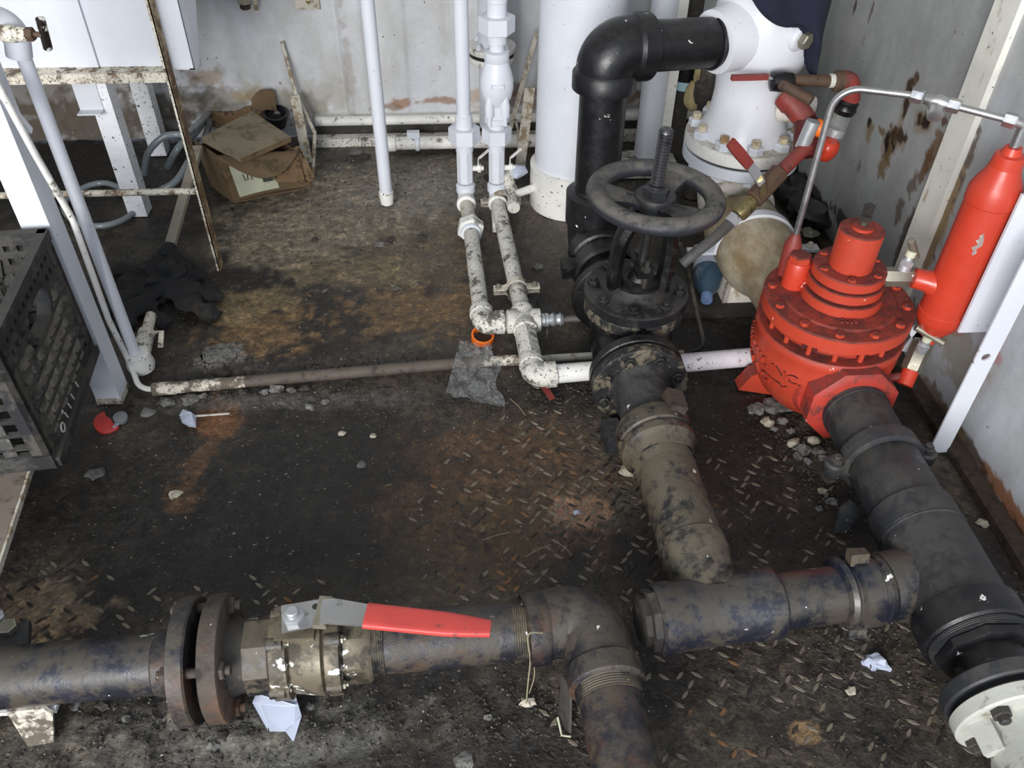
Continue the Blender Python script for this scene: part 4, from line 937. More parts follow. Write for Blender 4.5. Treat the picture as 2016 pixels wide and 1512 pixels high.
# ------------------------------------------------------------------ white vessel valve behind
vx, vy = .745, 2.0
t = T('vessel_valve', 'large white flanged valve body behind the handwheel', 'valve', (vx, vy, .25))
MAT['white_stud'] = paint('tan_stained_stud', srgb(196, 186, 160), dirt=srgb(150, 112, 62), da=.5, rough=.5, bump=.1, seed=95, sc_=2)
MAT['white_body'] = paint('white_cast_body', srgb(218, 219, 224), dirt=srgb(140, 116, 82), da=.08, speck=.22, rough=.3, bump=.08, var=.03, seed=70)
MAT['white_lower'] = paint('stained_white_pipe', srgb(214, 208, 198), dirt=srgb(160, 140, 116), da=.4, speck=.2, rough=.45, bump=.1, seed=71)
MAT['flange_top'] = paint('dusty_white_flange', srgb(226, 224, 218), dirt=srgb(120, 104, 82), da=.12, dust=.85, dustc=srgb(158, 146, 124), speck=.3, rough=.5, bump=.15, seed=72)
tl = V((.10, 0, 1)).normalized()
t.add('body', MB().lathe((vx-.004, vy, .31), EZ, [(0, .118), (.02, .112), (.05, .1), (.085, .092), (.12, .09), (.15, .092), (.175, .1), (.2, .112), (.23, .122), (.27, .124), (.32, .118), (.36, .105), (.4, .098), (.47, .096), (.85, .096)], 56), 'white_body')
hp0 = HB+hd_*.002; hdir = (V((vx, vy, .585))-hp0).normalized()
t.add('side_port', MB().lathe(hp0, hdir, [(0, .062), (.002, .071), (.03, .073), (.06, .08), (.14, .09)], 44), 'white_body')
t.add('top_flange', MB().lathe((vx, vy, .287), EZ, [(0, .1465), (.003, .149), (.03, .149), (.034, .146)], 64), 'flange_top')
t.add('gasket', MB().lathe((vx, vy, .279), EZ, [(0, .14), (.009, .14)], 48), 'gasket')
bp = Y(1560, 68, 1.905); bd = V((.55, -.8, -.1)).normalized()
t.add('plug_boss', MB().lathe(bp-bd*.012, bd, [(0, .036), (.034, .032), (.04, .026), (.041, .018)], 28), 'white_body')
t.bolt(bp+bd*.026, bd, .019, 'steel_dull', 'port_plug', None, False, 1.1)
for i in range(10):
    a = 2*math.pi*(i+.38)/10; p = V((vx+.125*math.cos(a), vy+.125*math.sin(a), .32))
    n_ = t.bolt(p, EZ, .0205, 'white', 'flange_nut', None, False, .95, a)
    t.add('stud', MB().cyl(p+EZ*.016, p+EZ*.033, .0115, n=12), 'rusty_white', n_) if False else t.add('stud', MB().cyl(p+EZ*.016, p+EZ*.033, .0115, n=12), 'white_stud')
    t.bolt(V((p.x, p.y, .252)), -EZ, .019, 'white', 'lower_nut', None, False, .9, a)
t.add('lower_flange', MB().lathe((vx, vy, .25), EZ, [(0, .146), (.003, .149), (.028, .149), (.03, .147)], 64), 'white')
t.add('side_boss', MB().lathe((vx+.06, vy-.07, .425), (.7, -.7, .1), [(0, .045), (.03, .04), (.05, .03), (.07, .028)], 28), 'white_lower')
t = T('vessel_pipe', 'wide white pipe bend under the flanged valve, stained brown', 'pipe', (vx, vy-.15, 0))
pth = fillet([(vx, vy, .255), (vx, vy, .125), (vx+.018, 1.66, .125)], .125, 14)
t.add('bend', MB().sweep(pth[:-1]+[pth[-2]+V((0, -.01, 0))], .096, 44), 'white_lower')
bx = pth[-2]
t.add('barrel', MB().lathe((bx.x-.014, 1.865, .125), (.05, -1, 0), [(0, .092), (.005, .096), (.15, .097), (.175, .094), (.2, .087), (.225, .076), (.25, .068), (.345, .066)], 52), 'barrel')
sm = MB()
for yy in (1.752,):
    rs = []
    for i in range(25):
        a = math.pi*(1.02-i*1.04/24); rs.append(sm.ring([(bx.x-.01+(.101+dr)*math.cos(a), yy+dy, .125+(.101+dr)*math.sin(a)) for dr, dy in ((-.004, -.012), (.004, -.012), (.004, .012), (-.004, .012))]))
    sm.loft(rs)
for s_ in (-1, 1): sm.box((bx.x-.01+s_*.132, 1.752, .122), (.07, .026, .008))
ss = t.add('saddle_strap', sm, 'white')
for s_ in (-1, 1): t.bolt((bx.x-.01+s_*.145, 1.752, .124), EZ, .011, 'white_lower', 'strap_bolt', ss)
pf = Z(1452, 612, 0)
t = T('pipe_support', 'grimy white tapered steel support foot beneath the stained barrel', 'support', (pf.x, pf.y+.04, 0))
m = MB(); a = [(pf.x-.045, pf.y, 0), (pf.x+.075, pf.y+.0, 0), (pf.x+.06, pf.y+.07, .085), (pf.x-.01, pf.y+.07, .085)]
m.prism(a, (0, .012, 0)); m.prism([(pf.x-.045, pf.y, 0), (pf.x-.01, pf.y+.07, .085), (pf.x-.01, pf.y+.11, .085), (pf.x-.045, pf.y+.15, 0)], (.012, 0, 0)); m.box((pf.x+.02, pf.y+.09, .05), (.06, .05, .09)); t.add('support_plate', m, 'white_lower')
t = T('base_plate', 'dark steel skid plate between the gate valve and the red valve', 'plate', (.62, 1.72, 0))
m = MB(); m.box((.645, 1.74, .006), (.22, .2, .02)); t.add('plate_body', m, 'dark_iron')
# ------------------------------------------------------------------ valves and hoses hung on the white valve
rE = Y(1672, 165, 1.85)
t = T('sample_valve', 'small black-bodied valve with thin red lever and rusty nipple', 'valve', Y(1540, 158, 1.85))
bc = Y(1540, 158, 1.85)
t.add('valve_body', MB().lathe(bc+V((-.03, -.005, .0)), (1, 0, -.02), [(0, .012), (.004, .022), (.03, .024), (.05, .02), (.056, .012)], 24), 'tape')
lvp = [Y(1526, 154, 1.84), Y(1500, 152, 1.84), Y(1440, 153, 1.84)]
m = MB(); strap(m, lvp[:2], .012, .003); t.add('lever', m, 'zinc')
m = MB(); strap(m, [Y(1512, 151, 1.84), Y(1478, 152, 1.84), Y(1440, 153, 1.84)], [.013, .014, .012], .011); t.add('grip', m, 'lever_red', None, 'faded red grip')
t.add('drain_nipple', MB().sweep([bc+V((-.01, -.02, .0)), bc+V((.02, -.05, -.008)), bc+V((.048, -.075, -.018))], .012, 16), 'rust_pipe')
t.add('nipple', MB().cyl(bc+V((.02, 0, 0)), Y(1645, 160, 1.85), .0135, n=20), 'rust_pipe')
t.add('thread_tape', MB().lathe(Y(1632, 159, 1.85), EX, [(0, .0145), (.004, .016), (.014, .0155), (.018, .0145)], 20), 'mark_white')
t = T('pipe_elbow', 'red painted elbow at the end of the rusty nipple', 'elbow', rE)
t.add('elbow_body', MB().sweep(fillet([Y(1648, 160, 1.85), Y(1674, 158, 1.85), Y(1676, 190, 1.85)+V((.0, 0, -.01))], .025, 8), .0225, 20), 'red_dusty')
t.add('collar', MB().lathe(Y(1641, 160, 1.85), EX, [(0, .02), (.004, .0235), (.02, .0235)], 20), 'rust_pipe')
t = T('sight_glass', 'clear sight glass with black tape hanging below the red elbow', 'gauge', Y(1650, 240, 1.85))
g0, g1 = Y(1672, 196, 1.85), Y(1628, 300, 1.85); gd = (g1-g0).normalized(); gl_ = (g1-g0).length
t.add('tape_wrap', MB().lathe(g0, gd, [(0, .022), (.006, .026), (.015, .024), (.022, .027), (.034, .023)], 20), 'tape')
t.add('glass_tube', MB().lathe(g0+gd*.03, gd, [(0, .02), (gl_*.55, .02)], 24), 'glass')
t.add('lower_fitting', MB().lathe(g0+gd*(gl_*.52), gd, [(0, .022), (.02, .022), (.022, .016), (.034, .016)], 20), 'zinc')
w0 = Y(1545, 185, 1.9); w1 = Y(1588, 240, 1.84); w2 = Y(1585, 292, 1.80)
t = T('wye_fitting', 'dusty dark red wye fitting screwed into the white valve', 'fitting', w1)
t.add('upper_arm', MB().lathe(w0, w1-w0, [(0, .026), (.004, .031), (.03, .031), (.036, .027), ((w1-w0).length, .026)], 24), 'red_dusty')
t.add('wye_body', MB().sweep([w1+V((0, 0, .012)), w1, w2, w2+(w2-w1).normalized()*.02], [.022, .03, .027, .022], 20), 'dark_red')
t.add('silver_sleeve', MB().lathe(Y(1578, 292, 1.79), Y(1602, 238, 1.79)-Y(1578, 292, 1.79), [(0, .015), (.001, .0165), (.068, .0165), (.069, .012)], 24), 'zinc')
t.add('orange_ring', MB().torus(Y(1612, 252, 1.80), (1, -.2, .1), .013, .008, 24, 10, 1.3), 'orange')
t.add('lower_arm', MB().cyl(w2, Y(1630, 288, 1.82), .02, n=20), 'red_clean')
t.add('end_cap', MB().lathe(Y(1632, 276, 1.82), Y(1622, 320, 1.82)-Y(1632, 276, 1.82), [(0, .02), (.008, .027), (.02, .028), (.036, .024), (.05, .012)], 22), 'red_clean')
n0, n1 = Y(1588, 288, 1.79), Y(1535, 340, 1.74)
t.add('nipple', MB().cyl(n0, n1, .0165, n=20), 'red_dusty')
t = T('ball_valve', 'small dark ball valve with reddish lever in front of the white flange', 'valve', Y(1510, 365, 1.7))
b0, b1 = Y(1536, 338, 1.74), Y(1482, 394, 1.69)
t.add('valve_body', MB().lathe(b0, b1-b0, [(0, .02), (.003, .0235), ((b1-b0).length-.003, .0235), ((b1-b0).length, .02)], 8), 'rust_pipe')
hpv = Y(1495, 352, 1.675)
t.add('stem_nut', MB().lathe(hpv+V((.008, .02, -.01)), hpv-(hpv+V((.008, .02, -.01))), [(0, .013), (.02, .013), (.024, .009), (.036, .008)], 8), 'brass')
m = MB(); strap(m, [Y(1500, 362, 1.67), Y(1486, 338, 1.665), Y(1474, 322, 1.66)], [.018, .022, .02], .004, (0, -1, .6)); hh = t.add('lever', m, 'zinc')
m = MB(); strap(m, [Y(1476, 326, 1.66), Y(1456, 302, 1.655), Y(1438, 280, 1.65)], [.022, .025, .022], .009, (0, -1, .6)); t.add('grip', m, 'lever_red', hh)
m = MB(); strap(m, [Y(1500, 362, 1.67), Y(1503, 385, 1.672)], [.014, .016], .004, (0, -1, .6)); t.add('stop_arm', m, 'brass')
c0, c1, c2_ = Y(1482, 394, 1.69), Y(1450, 425, 1.66), Y(1437, 440, 1.65)
t = T('hose_coupling', 'brassy hose coupling at the lower end of the small ball valve', 'coupling', c1)
L1 = (c1-c0).length; t.add('coupling_sleeve', MB().lathe(c0, c1-c0, [(0, .014), (.004, .018), (.012, .018), (.014, .021), (L1-.01, .021), (L1, .016)], 24), 'brass')
t.add('hose_nut', MB().lathe(c1, c2_-c1, [(0, .015), (.002, .0175), ((c2_-c1).length, .0165)], 6), 'zinc')
t = T('rubber_hose', 'grey rubber hose running from the brass coupling behind the handwheel', 'hose', Z(1345, 515, .2))
t.add('hose_body', MB().sweep(smooth_path([c2_, Y(1405, 470, 1.6), Y(1370, 497, 1.57), Y(1342, 520, 1.56)], 6), .0125, 16), 'hose_dark')
# little steel tube beside the gate valve
t = T('copper_line', 'thin dark tube bending along the floor beside the gate valve', 'tube', Z(1370, 690, .01))
t.add('tube_body', MB().sweep(fillet([Y(1338, 480, 1.56), Z(1360, 560, .11), Z(1388, 685, .02), Z(1345, 697, .02)], .03, 8), .006, 12), 'dark_iron')
t.add('tube_nut', MB().lathe(Z(1346, 697, .02), (-1, .05, 0), [(0, .009), (.02, .009)], 6), 'steel_dull')
# navy cloth draped over the white valve
cl = [(1462, -30), (1492, 20), (1530, 42), (1566, 50), (1578, 80), (1581, 110), (1588, 140)]
cr = [(1640, -30), (1634, 10), (1628, 40), (1621, 75), (1614, 102), (1606, 125), (1600, 147)]
yl = [1.885, 1.87, 1.872, 1.88, 1.9, 1.91, 1.915]
yr = [1.93, 1.93, 1.93, 1.935, 1.94, 1.94, 1.93]
Lp = smooth_path([Y(a, b, y) for (a, b), y in zip(cl, yl)], 6); Rp = smooth_path([Y(a, b, y) for (a, b), y in zip(cr, yr)], 6)
def cloth(u_, v_):
    i = min(int(u_*(len(Lp)-1)), len(Lp)-1); p = Lp[i].lerp(Rp[i], v_)
    return p+V((0, -.012*math.sin(v_*9+u_*3)-.03*math.sin(math.pi*v_), .004*math.sin(u_*14+v_*5)))
solo('hanging_cloth', 'navy blue cloth draped over the top of the white valve', 'cloth', MB().sheet(cloth, len(Lp)-1, 14, .004), 'cloth_navy', Y(1600, 140, 1.92))
# posts behind
hx = Y(1296, 150, 2.45)
t = T('steel_channel', 'white painted pipe post with flat edge behind the black riser', 'post', (hx.x, 2.45, 0))
t.add('post_tube', MB().cyl((hx.x-.004, 2.45, 0), (hx.x-.004, 2.45, 1.1), .042, n=28), 'white')
t.add('post_flange', MB().box((hx.x+.038, 2.445, .55), (.03, .05, 1.1)), 'white_dirty')
t.add('post_foot', MB().box((hx.x-.02, 2.42, .018), (.2, .12, .036)), 'white_grimy')
t = T('dark_post', 'dark narrow post with a pale blue band behind the white valve', 'post', (hx.x+.095, 2.47, 0))
t.add('post_bar', MB().box((hx.x+.085, 2.47, .5), (.045, .03, 1.0)), 'dark_iron')
q = Y(1334, 168, 2.45); t.add('blue_band', MB().lathe((hx.x+.085, 2.46, q.z-.012), EZ, [(0, .03), (.028, .03)], 20), 'teal')
t.add('black_sleeve', MB().lathe((hx.x+.085, 2.46, q.z+.016), EZ, [(0, .034), (.1, .034)], 20), 'tape')
t = T('foam_lump', 'yellowish foam-wrapped fitting behind the black horizontal pipe', 'foam', Y(1370, 200, 2.4))
q = Y(1368, 190, 2.4); m = MB(); m.blob(q, (.032, .03, .045), 3, .12, 3, flat=False); m.blob(q+V((.01, 0, .07)), (.024, .022, .045), 3, .12, 5, flat=False); t.add('foam_body', m, 'foam')
t = T('pipe_fitting', 'dark iron fitting behind the white valve neck', 'fitting', Y(1402, 165, 2.25))
q = Y(1402, 160, 2.25); t.add('fitting_body', MB().lathe(q-EZ*.06, EZ, [(0, .04), (.02, .046), (.05, .046), (.055, .036), (.1, .036)], 24), 'dark_iron'); t.add('drop_pipe', MB().cyl((q.x, q.y, .0), q-EZ*.05, .03, n=20), 'dark_iron')

# ------------------------------------------------------------------ white vessel and the two white risers
tx_, ty_ = Y(1146, 60, 2.23).x, 2.23
t = T('pressure_tank', 'tall white cylindrical tank standing by the back wall', 'tank', (tx_, ty_, 0))
t.add('shell', MB().lathe((tx_, ty_, .125), EZ, [(0, .113), (.9, .113)], 64), 'white')
t.add('skirt', MB().lathe((tx_-.004, ty_, 0), EZ, [(0, .12), (.125, .122), (.13, .113)], 64), 'white_dirty')
t = T('drain_fitting', 'cluster of taped white drain fittings at the tank foot', 'fitting', Z(1015, 380, .04))
a, b = Z(1050, 378, .07), Z(1008, 385, .06)
t.add('nipple', MB().cyl(V((tx_-.1, ty_-.03, .07)), b, .012, n=16), 'white_dirty')
t.add('cross_body', MB().lathe(b+V((.0, .05, 0)), -EY, [(0, .014), (.01, .019), (.04, .019), (.05, .015), (.09, .015), (.1, .02), (.12, .018)], 20), 'white_grimy')
t.add('riser', MB().lathe(b+V((-.004, .03, -.03)), (-.1, .05, 1), [(0, .017), (.05, .017), (.055, .021), (.085, .021), (.09, .012)], 16), 'white_grimy')
t.add('tape_tail', MB().blob(b+V((.02, .03, .06)), (.025, .02, .02), 2, .35, 8, flat=False), 'paper')
pb0 = Y(968, 95, 2.5)
t = T('flanged_pipe', 'white flanged pipe on the back wall behind the check valve', 'pipe', (pb0.x, 2.5, .2))
t.add('upper_pipe', MB().cyl((pb0.x, 2.5, pb0.z), (pb0.x, 2.5, 1.1), .04, n=24), 'white'); t.add('lower_pipe', MB().cyl((pb0.x-.005, 2.5, .12), (pb0.x-.005, 2.5, pb0.z-.03), .034, n=24), 'white')
t.add('upper_flange', MB().lathe((pb0.x, 2.5, pb0.z-.006), EZ, [(0, .07), (.003, .072), (.014, .072), (.017, .07)], 36), 'white_dirty'); t.add('lower_flange', MB().lathe((pb0.x, 2.5, pb0.z-.034), EZ, [(0, .07), (.003, .072), (.014, .072), (.017, .07)], 36), 'white_dirty'); t.add('gasket', MB().lathe((pb0.x, 2.5, pb0.z-.018), EZ, [(0, .066), (.013, .066)], 30), 'gasket')
t.bolts((pb0.x, 2.5, pb0.z+.01), EZ, .056, 4, .011, 'white', 'flange_bolt', .8)
m = MB(); m.blob(Z(1555, 372, .03), (.05, .09, .05), 3, .35, 21); m.blob(Z(1600, 425, .03), (.06, .08, .045), 3, .35, 24); m.blob(Z(1565, 330, .03), (.05, .12, .06), 3, .3, 25); solo('oily_rags', 'black oily rags heaped along the foot of the right wall', 'rag', m, 'tape', Z(1570, 400, 0))
m = MB(); m.blob(Z(1592, 458, .045), (.026, .02, .012), 2, .35, 30); solo('crumpled_foil', 'crumpled metal foil bit behind the red pilot', 'foil', m, 'steel_dull', Z(1592, 466, 0))
# leaning flat bars
for nm, lb, p0, p1, wd in (('flat_bar', 'thin white flat bar leaning between the check valve and tank', Y(1002, 262, 2.5), Y(1056, 66, 2.62), .014), ('flat_bar', 'wider dusty white flat bar leaning against the tank side', Z(1022, 345, .02), Y(1043, 172, 2.38), .03)):
    m = MB(); m.bar(p0, p1, wd, .006, up=V((0, -1, .2))); solo(nm, lb, 'bar', m, 'white_tan', p0)
m = MB(); m.sweep([Y(1015, 235, 2.4), Y(1021, 262, 2.4), Y(1018, 285, 2.4)], .004, 8); solo('wire_rod', 'short bent white rod beside the leaning flat bar', 'rod', m, 'white_tan', Y(1018, 285, 2.4))
RY = 2.19
def union(t, x, z, r, h, mat='white'):
    n_ = t.add('union_nut', MB().lathe((x, RY, z-h*.35), EZ, [(0, r*.9), (.003, r*1.06), (h*.7, r*1.06), (h*.72, r*.88)], 6, 0), mat)
    t.add('union_tail', MB().lathe((x, RY, z-h*.75), EZ, [(0, r*.6), (h*.42, r*.6)], 24), mat, n_); t.add('union_head', MB().lathe((x, RY, z+h*.35), EZ, [(0, r*.58), (h*.55, r*.58), (h*.58, r*.5)], 24), mat, n_)
xa, xb = Y(912, 200, RY).x, Y(978, 200, RY).x
t = T('steel_pipe', 'left white riser pipe with plain straight top, right of the capped pipe', 'pipe', (xa, RY, .2))
t.add('pipe_body', MB().cyl((xa, RY, .255), (xa, RY, 1.1), .019, n=24), 'white_clean')
t = T('pipe_union', 'white hex union on the left riser', 'union', (xa, RY, .2)); union(t, xa, .237, .041, .062)
def small_ball_valve(lb, x, hx_):
    t = T('ball_valve', lb, 'valve', (x, RY, .09))
    t.add('valve_body', MB().lathe((x, RY, .092), EZ, [(0, .02), (.004, .0235), (.1, .0235), (.104, .02)], 8, .2), 'white')
    t.add('stem', MB().cyl((x+.02, RY, .135), (x+.042, RY, .135), .008, n=12), 'white_dirty'); t.bolt((x+.036, RY, .135), EX, .012, 'white_dirty', 'stem_nut', None, True)
    m = MB(); strap(m, [(x+.036, RY, .13), (x+.038, RY, .165), (x+.043, RY-.0, .168), (x+.07, RY+.02, .182)], .009, .0025); t.add('lever', m, 'white_dirty'); return t
small_ball_valve('white hex ball valve low on the left riser', xa, 0)
t = T('pipe_elbow', 'white elbow at the foot of the left riser', 'elbow', (xa, RY, 0))
def foot_elbow(t, x, x2, y2):
    t.add('elbow_body', MB().sweep(fillet([(x, RY, .09), (x, RY, .045), (x+(x2-x)*.15, RY-.05, .045)], .03, 8), .0235, 20), 'white')
    t.add('collar', MB().lathe((x, RY, .062), EZ, [(0, .024), (.003, .0275), (.022, .0275), (.025, .023)], 24), 'white')
    t.add('collar', MB().lathe((x, RY-.028, .045), (0, -1, 0), [(0, .024), (.003, .0275), (.02, .0275), (.023, .02)], 24), 'white_dirty')
foot_elbow(t, xa, Z(927, 450, .045).x, 2.0)
u1 = Z(926, 448, .045); e1_ = Z(948, 622, .045)
t = T('steel_pipe', 'grimy white floor pipe running forward from the left riser', 'pipe', (u1.x, 1.8, 0))
t.add('rear_pipe', MB().cyl((xa, RY-.04, .045), u1, .0195, n=22), 'white_tan'); t.add('front_pipe', MB().cyl(u1, e1_, .0205, n=22), 'white_grimy')
t = T('pipe_union', 'grimy hex union on the left floor pipe', 'union', u1)
dd = (e1_-u1).normalized()
t.add('union_nut', MB().lathe(u1-dd*.012, dd, [(0, .034), (.003, .038), (.03, .038), (.033, .034)], 6, .3), 'white_dirty'); t.add('union_tail', MB().lathe(u1+dd*.02, dd, [(0, .028), (.012, .027)], 24), 'white_clean'); t.add('union_head', MB().lathe(u1-dd*.04, dd, [(0, .024), (.03, .026)], 24), 'white_tan')
# right riser with check valve
t = T('steel_pipe', 'right white riser pipe above the check valve', 'pipe', (xb, RY, .5))
t.add('pipe_body', MB().cyl((xb, RY, .46), (xb, RY, 1.1), .0195, n=24), 'white_clean'); t.add('coupling', MB().lathe((xb, RY, .585), EZ, [(0, .024), (.003, .027), (.04, .027), (.043, .022)], 24), 'white')
t = T('pipe_union', 'white hex union at the top of the right riser', 'union', (xb, RY, .52)); union(t, xb, .532, .044, .06)
t = T('check_valve', 'white pear-shaped check valve on the right riser', 'valve', (xb, RY, .28))
cb = t.add('body', MB().lathe((xb, RY, .315), EZ, [(0, .026), (.015, .032), (.03, .04), (.055, .045), (.08, .044), (.105, .037), (.125, .031), (.128, .033), (.15, .033), (.153, .021)], 40), 'white_clean')
t.add('lower_yoke', MB().box((xb, RY-.002, .312), (.05, .05, .045), None, 1.1), 'white_clean'); t.add('lower_flange', MB().lathe((xb, RY, .272), EZ, [(0, .026), (.004, .034), (.016, .034), (.02, .026)], 28), 'white')
for s_ in (-1, 1):
    t.add('yoke_bolt', MB().cyl((xb+s_*.021, RY-.03, .275), (xb+s_*.021, RY-.03, .305), .0065, n=12), 'white_clean'); t.add('bolt_boss', MB().lathe((xb+s_*.021, RY-.028, .3), EZ, [(0, .012), (.03, .013), (.06, .006)], 14), 'white_clean')
q = MB(); zf = .392; R_ = .0455; pl_ = []
q.box((xb, RY-.0445, zf), (.032, .003, .002)); q.box((xb, RY-.0448, zf-.010), (.032, .003, .002)); q.box((xb-.016, RY-.0445, zf-.005), (.002, .003, .012)); q.box((xb+.016, RY-.0445, zf-.005), (.002, .003, .012))
t.add('cast_frame', q, 'white_clean', cb)
t = T('pipe_union', 'white hex union between check valve and ball valve', 'union', (xb, RY, .2)); union(t, xb, .235, .0385, .06)
small_ball_valve('white hex ball valve low on the right riser', xb, 0)
t = T('pipe_elbow', 'white elbow at the foot of the right riser', 'elbow', (xb, RY, 0)); p1_ = Z(1015, 568, .045); foot_elbow(t, xb, p1_.x, 2.0)
c_end = Z(1028, 612, .045)
t = T('steel_pipe', 'speckled white floor pipe running forward from the right riser', 'pipe', (.12, 1.9, 0))
t.add('pipe_body', MB().cyl((xb, RY-.04, .045), c_end, .021, n=22), 'white_grimy')
pb = Z(972, 430, .03); 
def strut_clamp(lb, p, d):
    t = T('strut_clamp', lb, 'clamp', p, 'strut clamps on the floor pipe'); u, v, w = basis(d); p = V(p)
    for s_, zz in ((1, .0), (-1, -.014)):
        m = MB(); rs = []
        pts = [(-.058, 0), (-.03, 0), (-.024, .004)]+[(-.0245*math.cos(a), .0245*math.sin(a)+.002) for a in [math.pi*k/8 for k in range(1, 8)]]+[(.024, .004), (.03, 0), (.058, 0)]
        for a, b in pts:
            b2 = b if s_ > 0 else -b
            rs.append(m.ring([p+u*a+v*(b2+s_*.003+zz*.4+o_)+w*o2 for o_, o2 in ((-.0015, -.011), (.0015, -.011), (.0015, .011), (-.0015, .011))]))
        m.loft(rs); t.add('clamp_half', m, 'white_tan')
    for s_ in (-1, 1): t.bolt(p+u*s_*.046+v*.003, v, .0085, 'steel_dull', 'clamp_bolt', None, True, .7)
dp = (c_end-V((xb, RY, .045))).normalized()
strut_clamp('rusty two-bolt strut clamp at the foot of the right riser', Z(986, 396, .048), dp)
strut_clamp('two-bolt strut clamp midway along the speckled floor pipe', Z(1017, 567, .048), dp)
m = MB(); m.box(Z(978, 432, .018), (.028, .09, .03)); solo('strut_rail', 'short white strut stub below the rear pipe clamp', 'bracket', m, 'white_dirty', Z(978, 432, 0))
# cross assembly
cr_ = Z(1031, 632, .045); el = Z(948, 636, .045)
t = T('pipe_elbow', 'paint-flecked white elbow at the left of the pipe cross', 'elbow', (el.x, el.y, 0))
ed = (cr_-el).normalized()
t.add('elbow_body', MB().sweep(fillet([e1_+V((0, .02, 0)), el+V((.004, -.008, 0)), el+ed*.05], .03, 8), .026, 22), 'white_grimy')
t.add('collar', MB().lathe(e1_+V((0, .025, 0)), -EY, [(0, .022), (.003, .0285), (.022, .0285), (.026, .025)], 22), 'white_grimy'); t.add('collar', MB().lathe(el+ed*.03, ed, [(0, .025), (.003, .0285), (.024, .0285), (.027, .02)], 22), 'white_grimy')
t.add('nipple', MB().cyl(el+ed*.05, cr_-ed*.03, .0185, n=20), 'white_tan')
t = T('pipe_cross', 'paint-flecked white pipe cross on the floor', 'cross', (cr_.x, cr_.y, 0))
od = (Z(1048, 720, .045)-cr_).normalized()
t.add('cross_run', MB().lathe(cr_-ed*.042, ed, [(0, .024), (.003, .029), (.02, .029), (.026, .025), (.058, .025), (.064, .029), (.081, .029), (.084, .02)], 24), 'white_grimy')
t.add('cross_branch', MB().lathe(cr_-od*.042, od, [(0, .024), (.003, .029), (.02, .029), (.026, .025), (.058, .025), (.064, .029), (.081, .029), (.084, .02)], 24), 'white_grimy')
t = T('hose_barb', 'silver threaded hose barb on the right of the pipe cross', 'fitting', cr_+ed*.06)
pr = [(0, .012)]
for i in range(5): pr += [(.002+i*.009, .012+.005*(i % 2 == 0)), (.009+i*.009, .0165-.001*i)]
t.add('barb_body', MB().lathe(cr_+ed*.04, ed, [(0, .016), (.01, .016)]+[(.01+a, b) for a, b in pr], 18), 'zinc'); t.add('barb_nut', MB().lathe(cr_+ed*.082, ed, [(0, .013), (.012, .0135)], 6), 'zinc')
t.add('tail_tube', MB().cyl(cr_+ed*.09, cr_+ed*.17, .008, n=12), 'hose_dark')
m = MB(); m.sweep([cr_+ed*.055+V((.002*math.cos(i*.9), -.02-.004*i*.3, -.02+.012*math.sin(i*.9))) for i in range(14)], .0009, 5); t.add('wire_coil', m, 'steel_dull')
b0, b1 = Z(1033, 652, .045), Z(1046, 712, .045)
t = T('ball_valve', 'grimy hex ball valve between the pipe cross and lower elbow', 'valve', (b0.x, b0.y-.05, 0))
t.add('valve_body', MB().lathe(b0, b1-b0, [(0, .022), (.004, .0265), ((b1-b0).length-.004, .0265), ((b1-b0).length, .022)], 6, .5), 'white_grimy')
t.add('seal_ring', MB().lathe(b0, b1-b0, [(-.006, .0225), (.003, .0225)], 20), 'steel_dull')
m = MB(); strap(m, [Z(1062, 745, .02), Z(1076, 768, .012), Z(1088, 786, .006)], [.012, .014, .013], .004); t.add('lever', m, 'lever_red')
t = T('pipe_elbow', 'scarred white elbow where the floor pipe turns right', 'elbow', Z(1048, 738, .0))
e2 = Z(1050, 740, .045); e2b = Z(1490, 702, .045); ed2 = (e2b-e2).normalized()
t.add('elbow_body', MB().sweep(fillet([b1+(b0-b1).normalized()*.01, e2+V((.0, -.002, 0)), e2+ed2*.05], .03, 8), .0265, 22), 'white_grimy')
t.add('collar', MB().lathe(e2+ed2*.024, ed2, [(0, .026), (.003, .0295), (.026, .0295), (.029, .021)], 22), 'white_grimy'); t.add('collar', MB().lathe(b1-(e2-b1).normalized()*.004, e2-b1, [(0, .022), (.003, .029), (.02, .029), (.023, .026)], 22), 'white_grimy')
t = T('steel_pipe', 'white pipe passing under the flange toward the red valve', 'pipe', e2+ed2*.2)
MAT['white_pink'] = paint('pink_stained_white', srgb(218, 212, 216), dirt=srgb(150, 118, 106), da=.35, speck=.5, rough=.45, bump=.2, seed=75)
t.add('left_run', MB().cyl(e2+ed2*.045, e2+ed2*.2, .0215, n=24), 'white_dirty'); t.add('right_run', MB().cyl(e2+ed2*.2, e2b+ed2*.02, .0215, n=24), 'white_pink')
# capped pipe
cpx = Z(762, 412, 0)
t = T('steel_pipe', 'white standpipe ending in a cap just above the floor', 'pipe', (cpx.x, cpx.y+.025, .01))
t.add('pipe_body', MB().cyl((cpx.x, cpx.y+.022, .02), (cpx.x, cpx.y+.022, 1.1), .0185, n=26), 'white'); t.add('end_cap', MB().lathe((cpx.x, cpx.y+.022, .003), EZ, [(0, .012), (.006, .019), (.03, .0215), (.043, .0215), (.046, .0185)], 26), 'white_dirty')
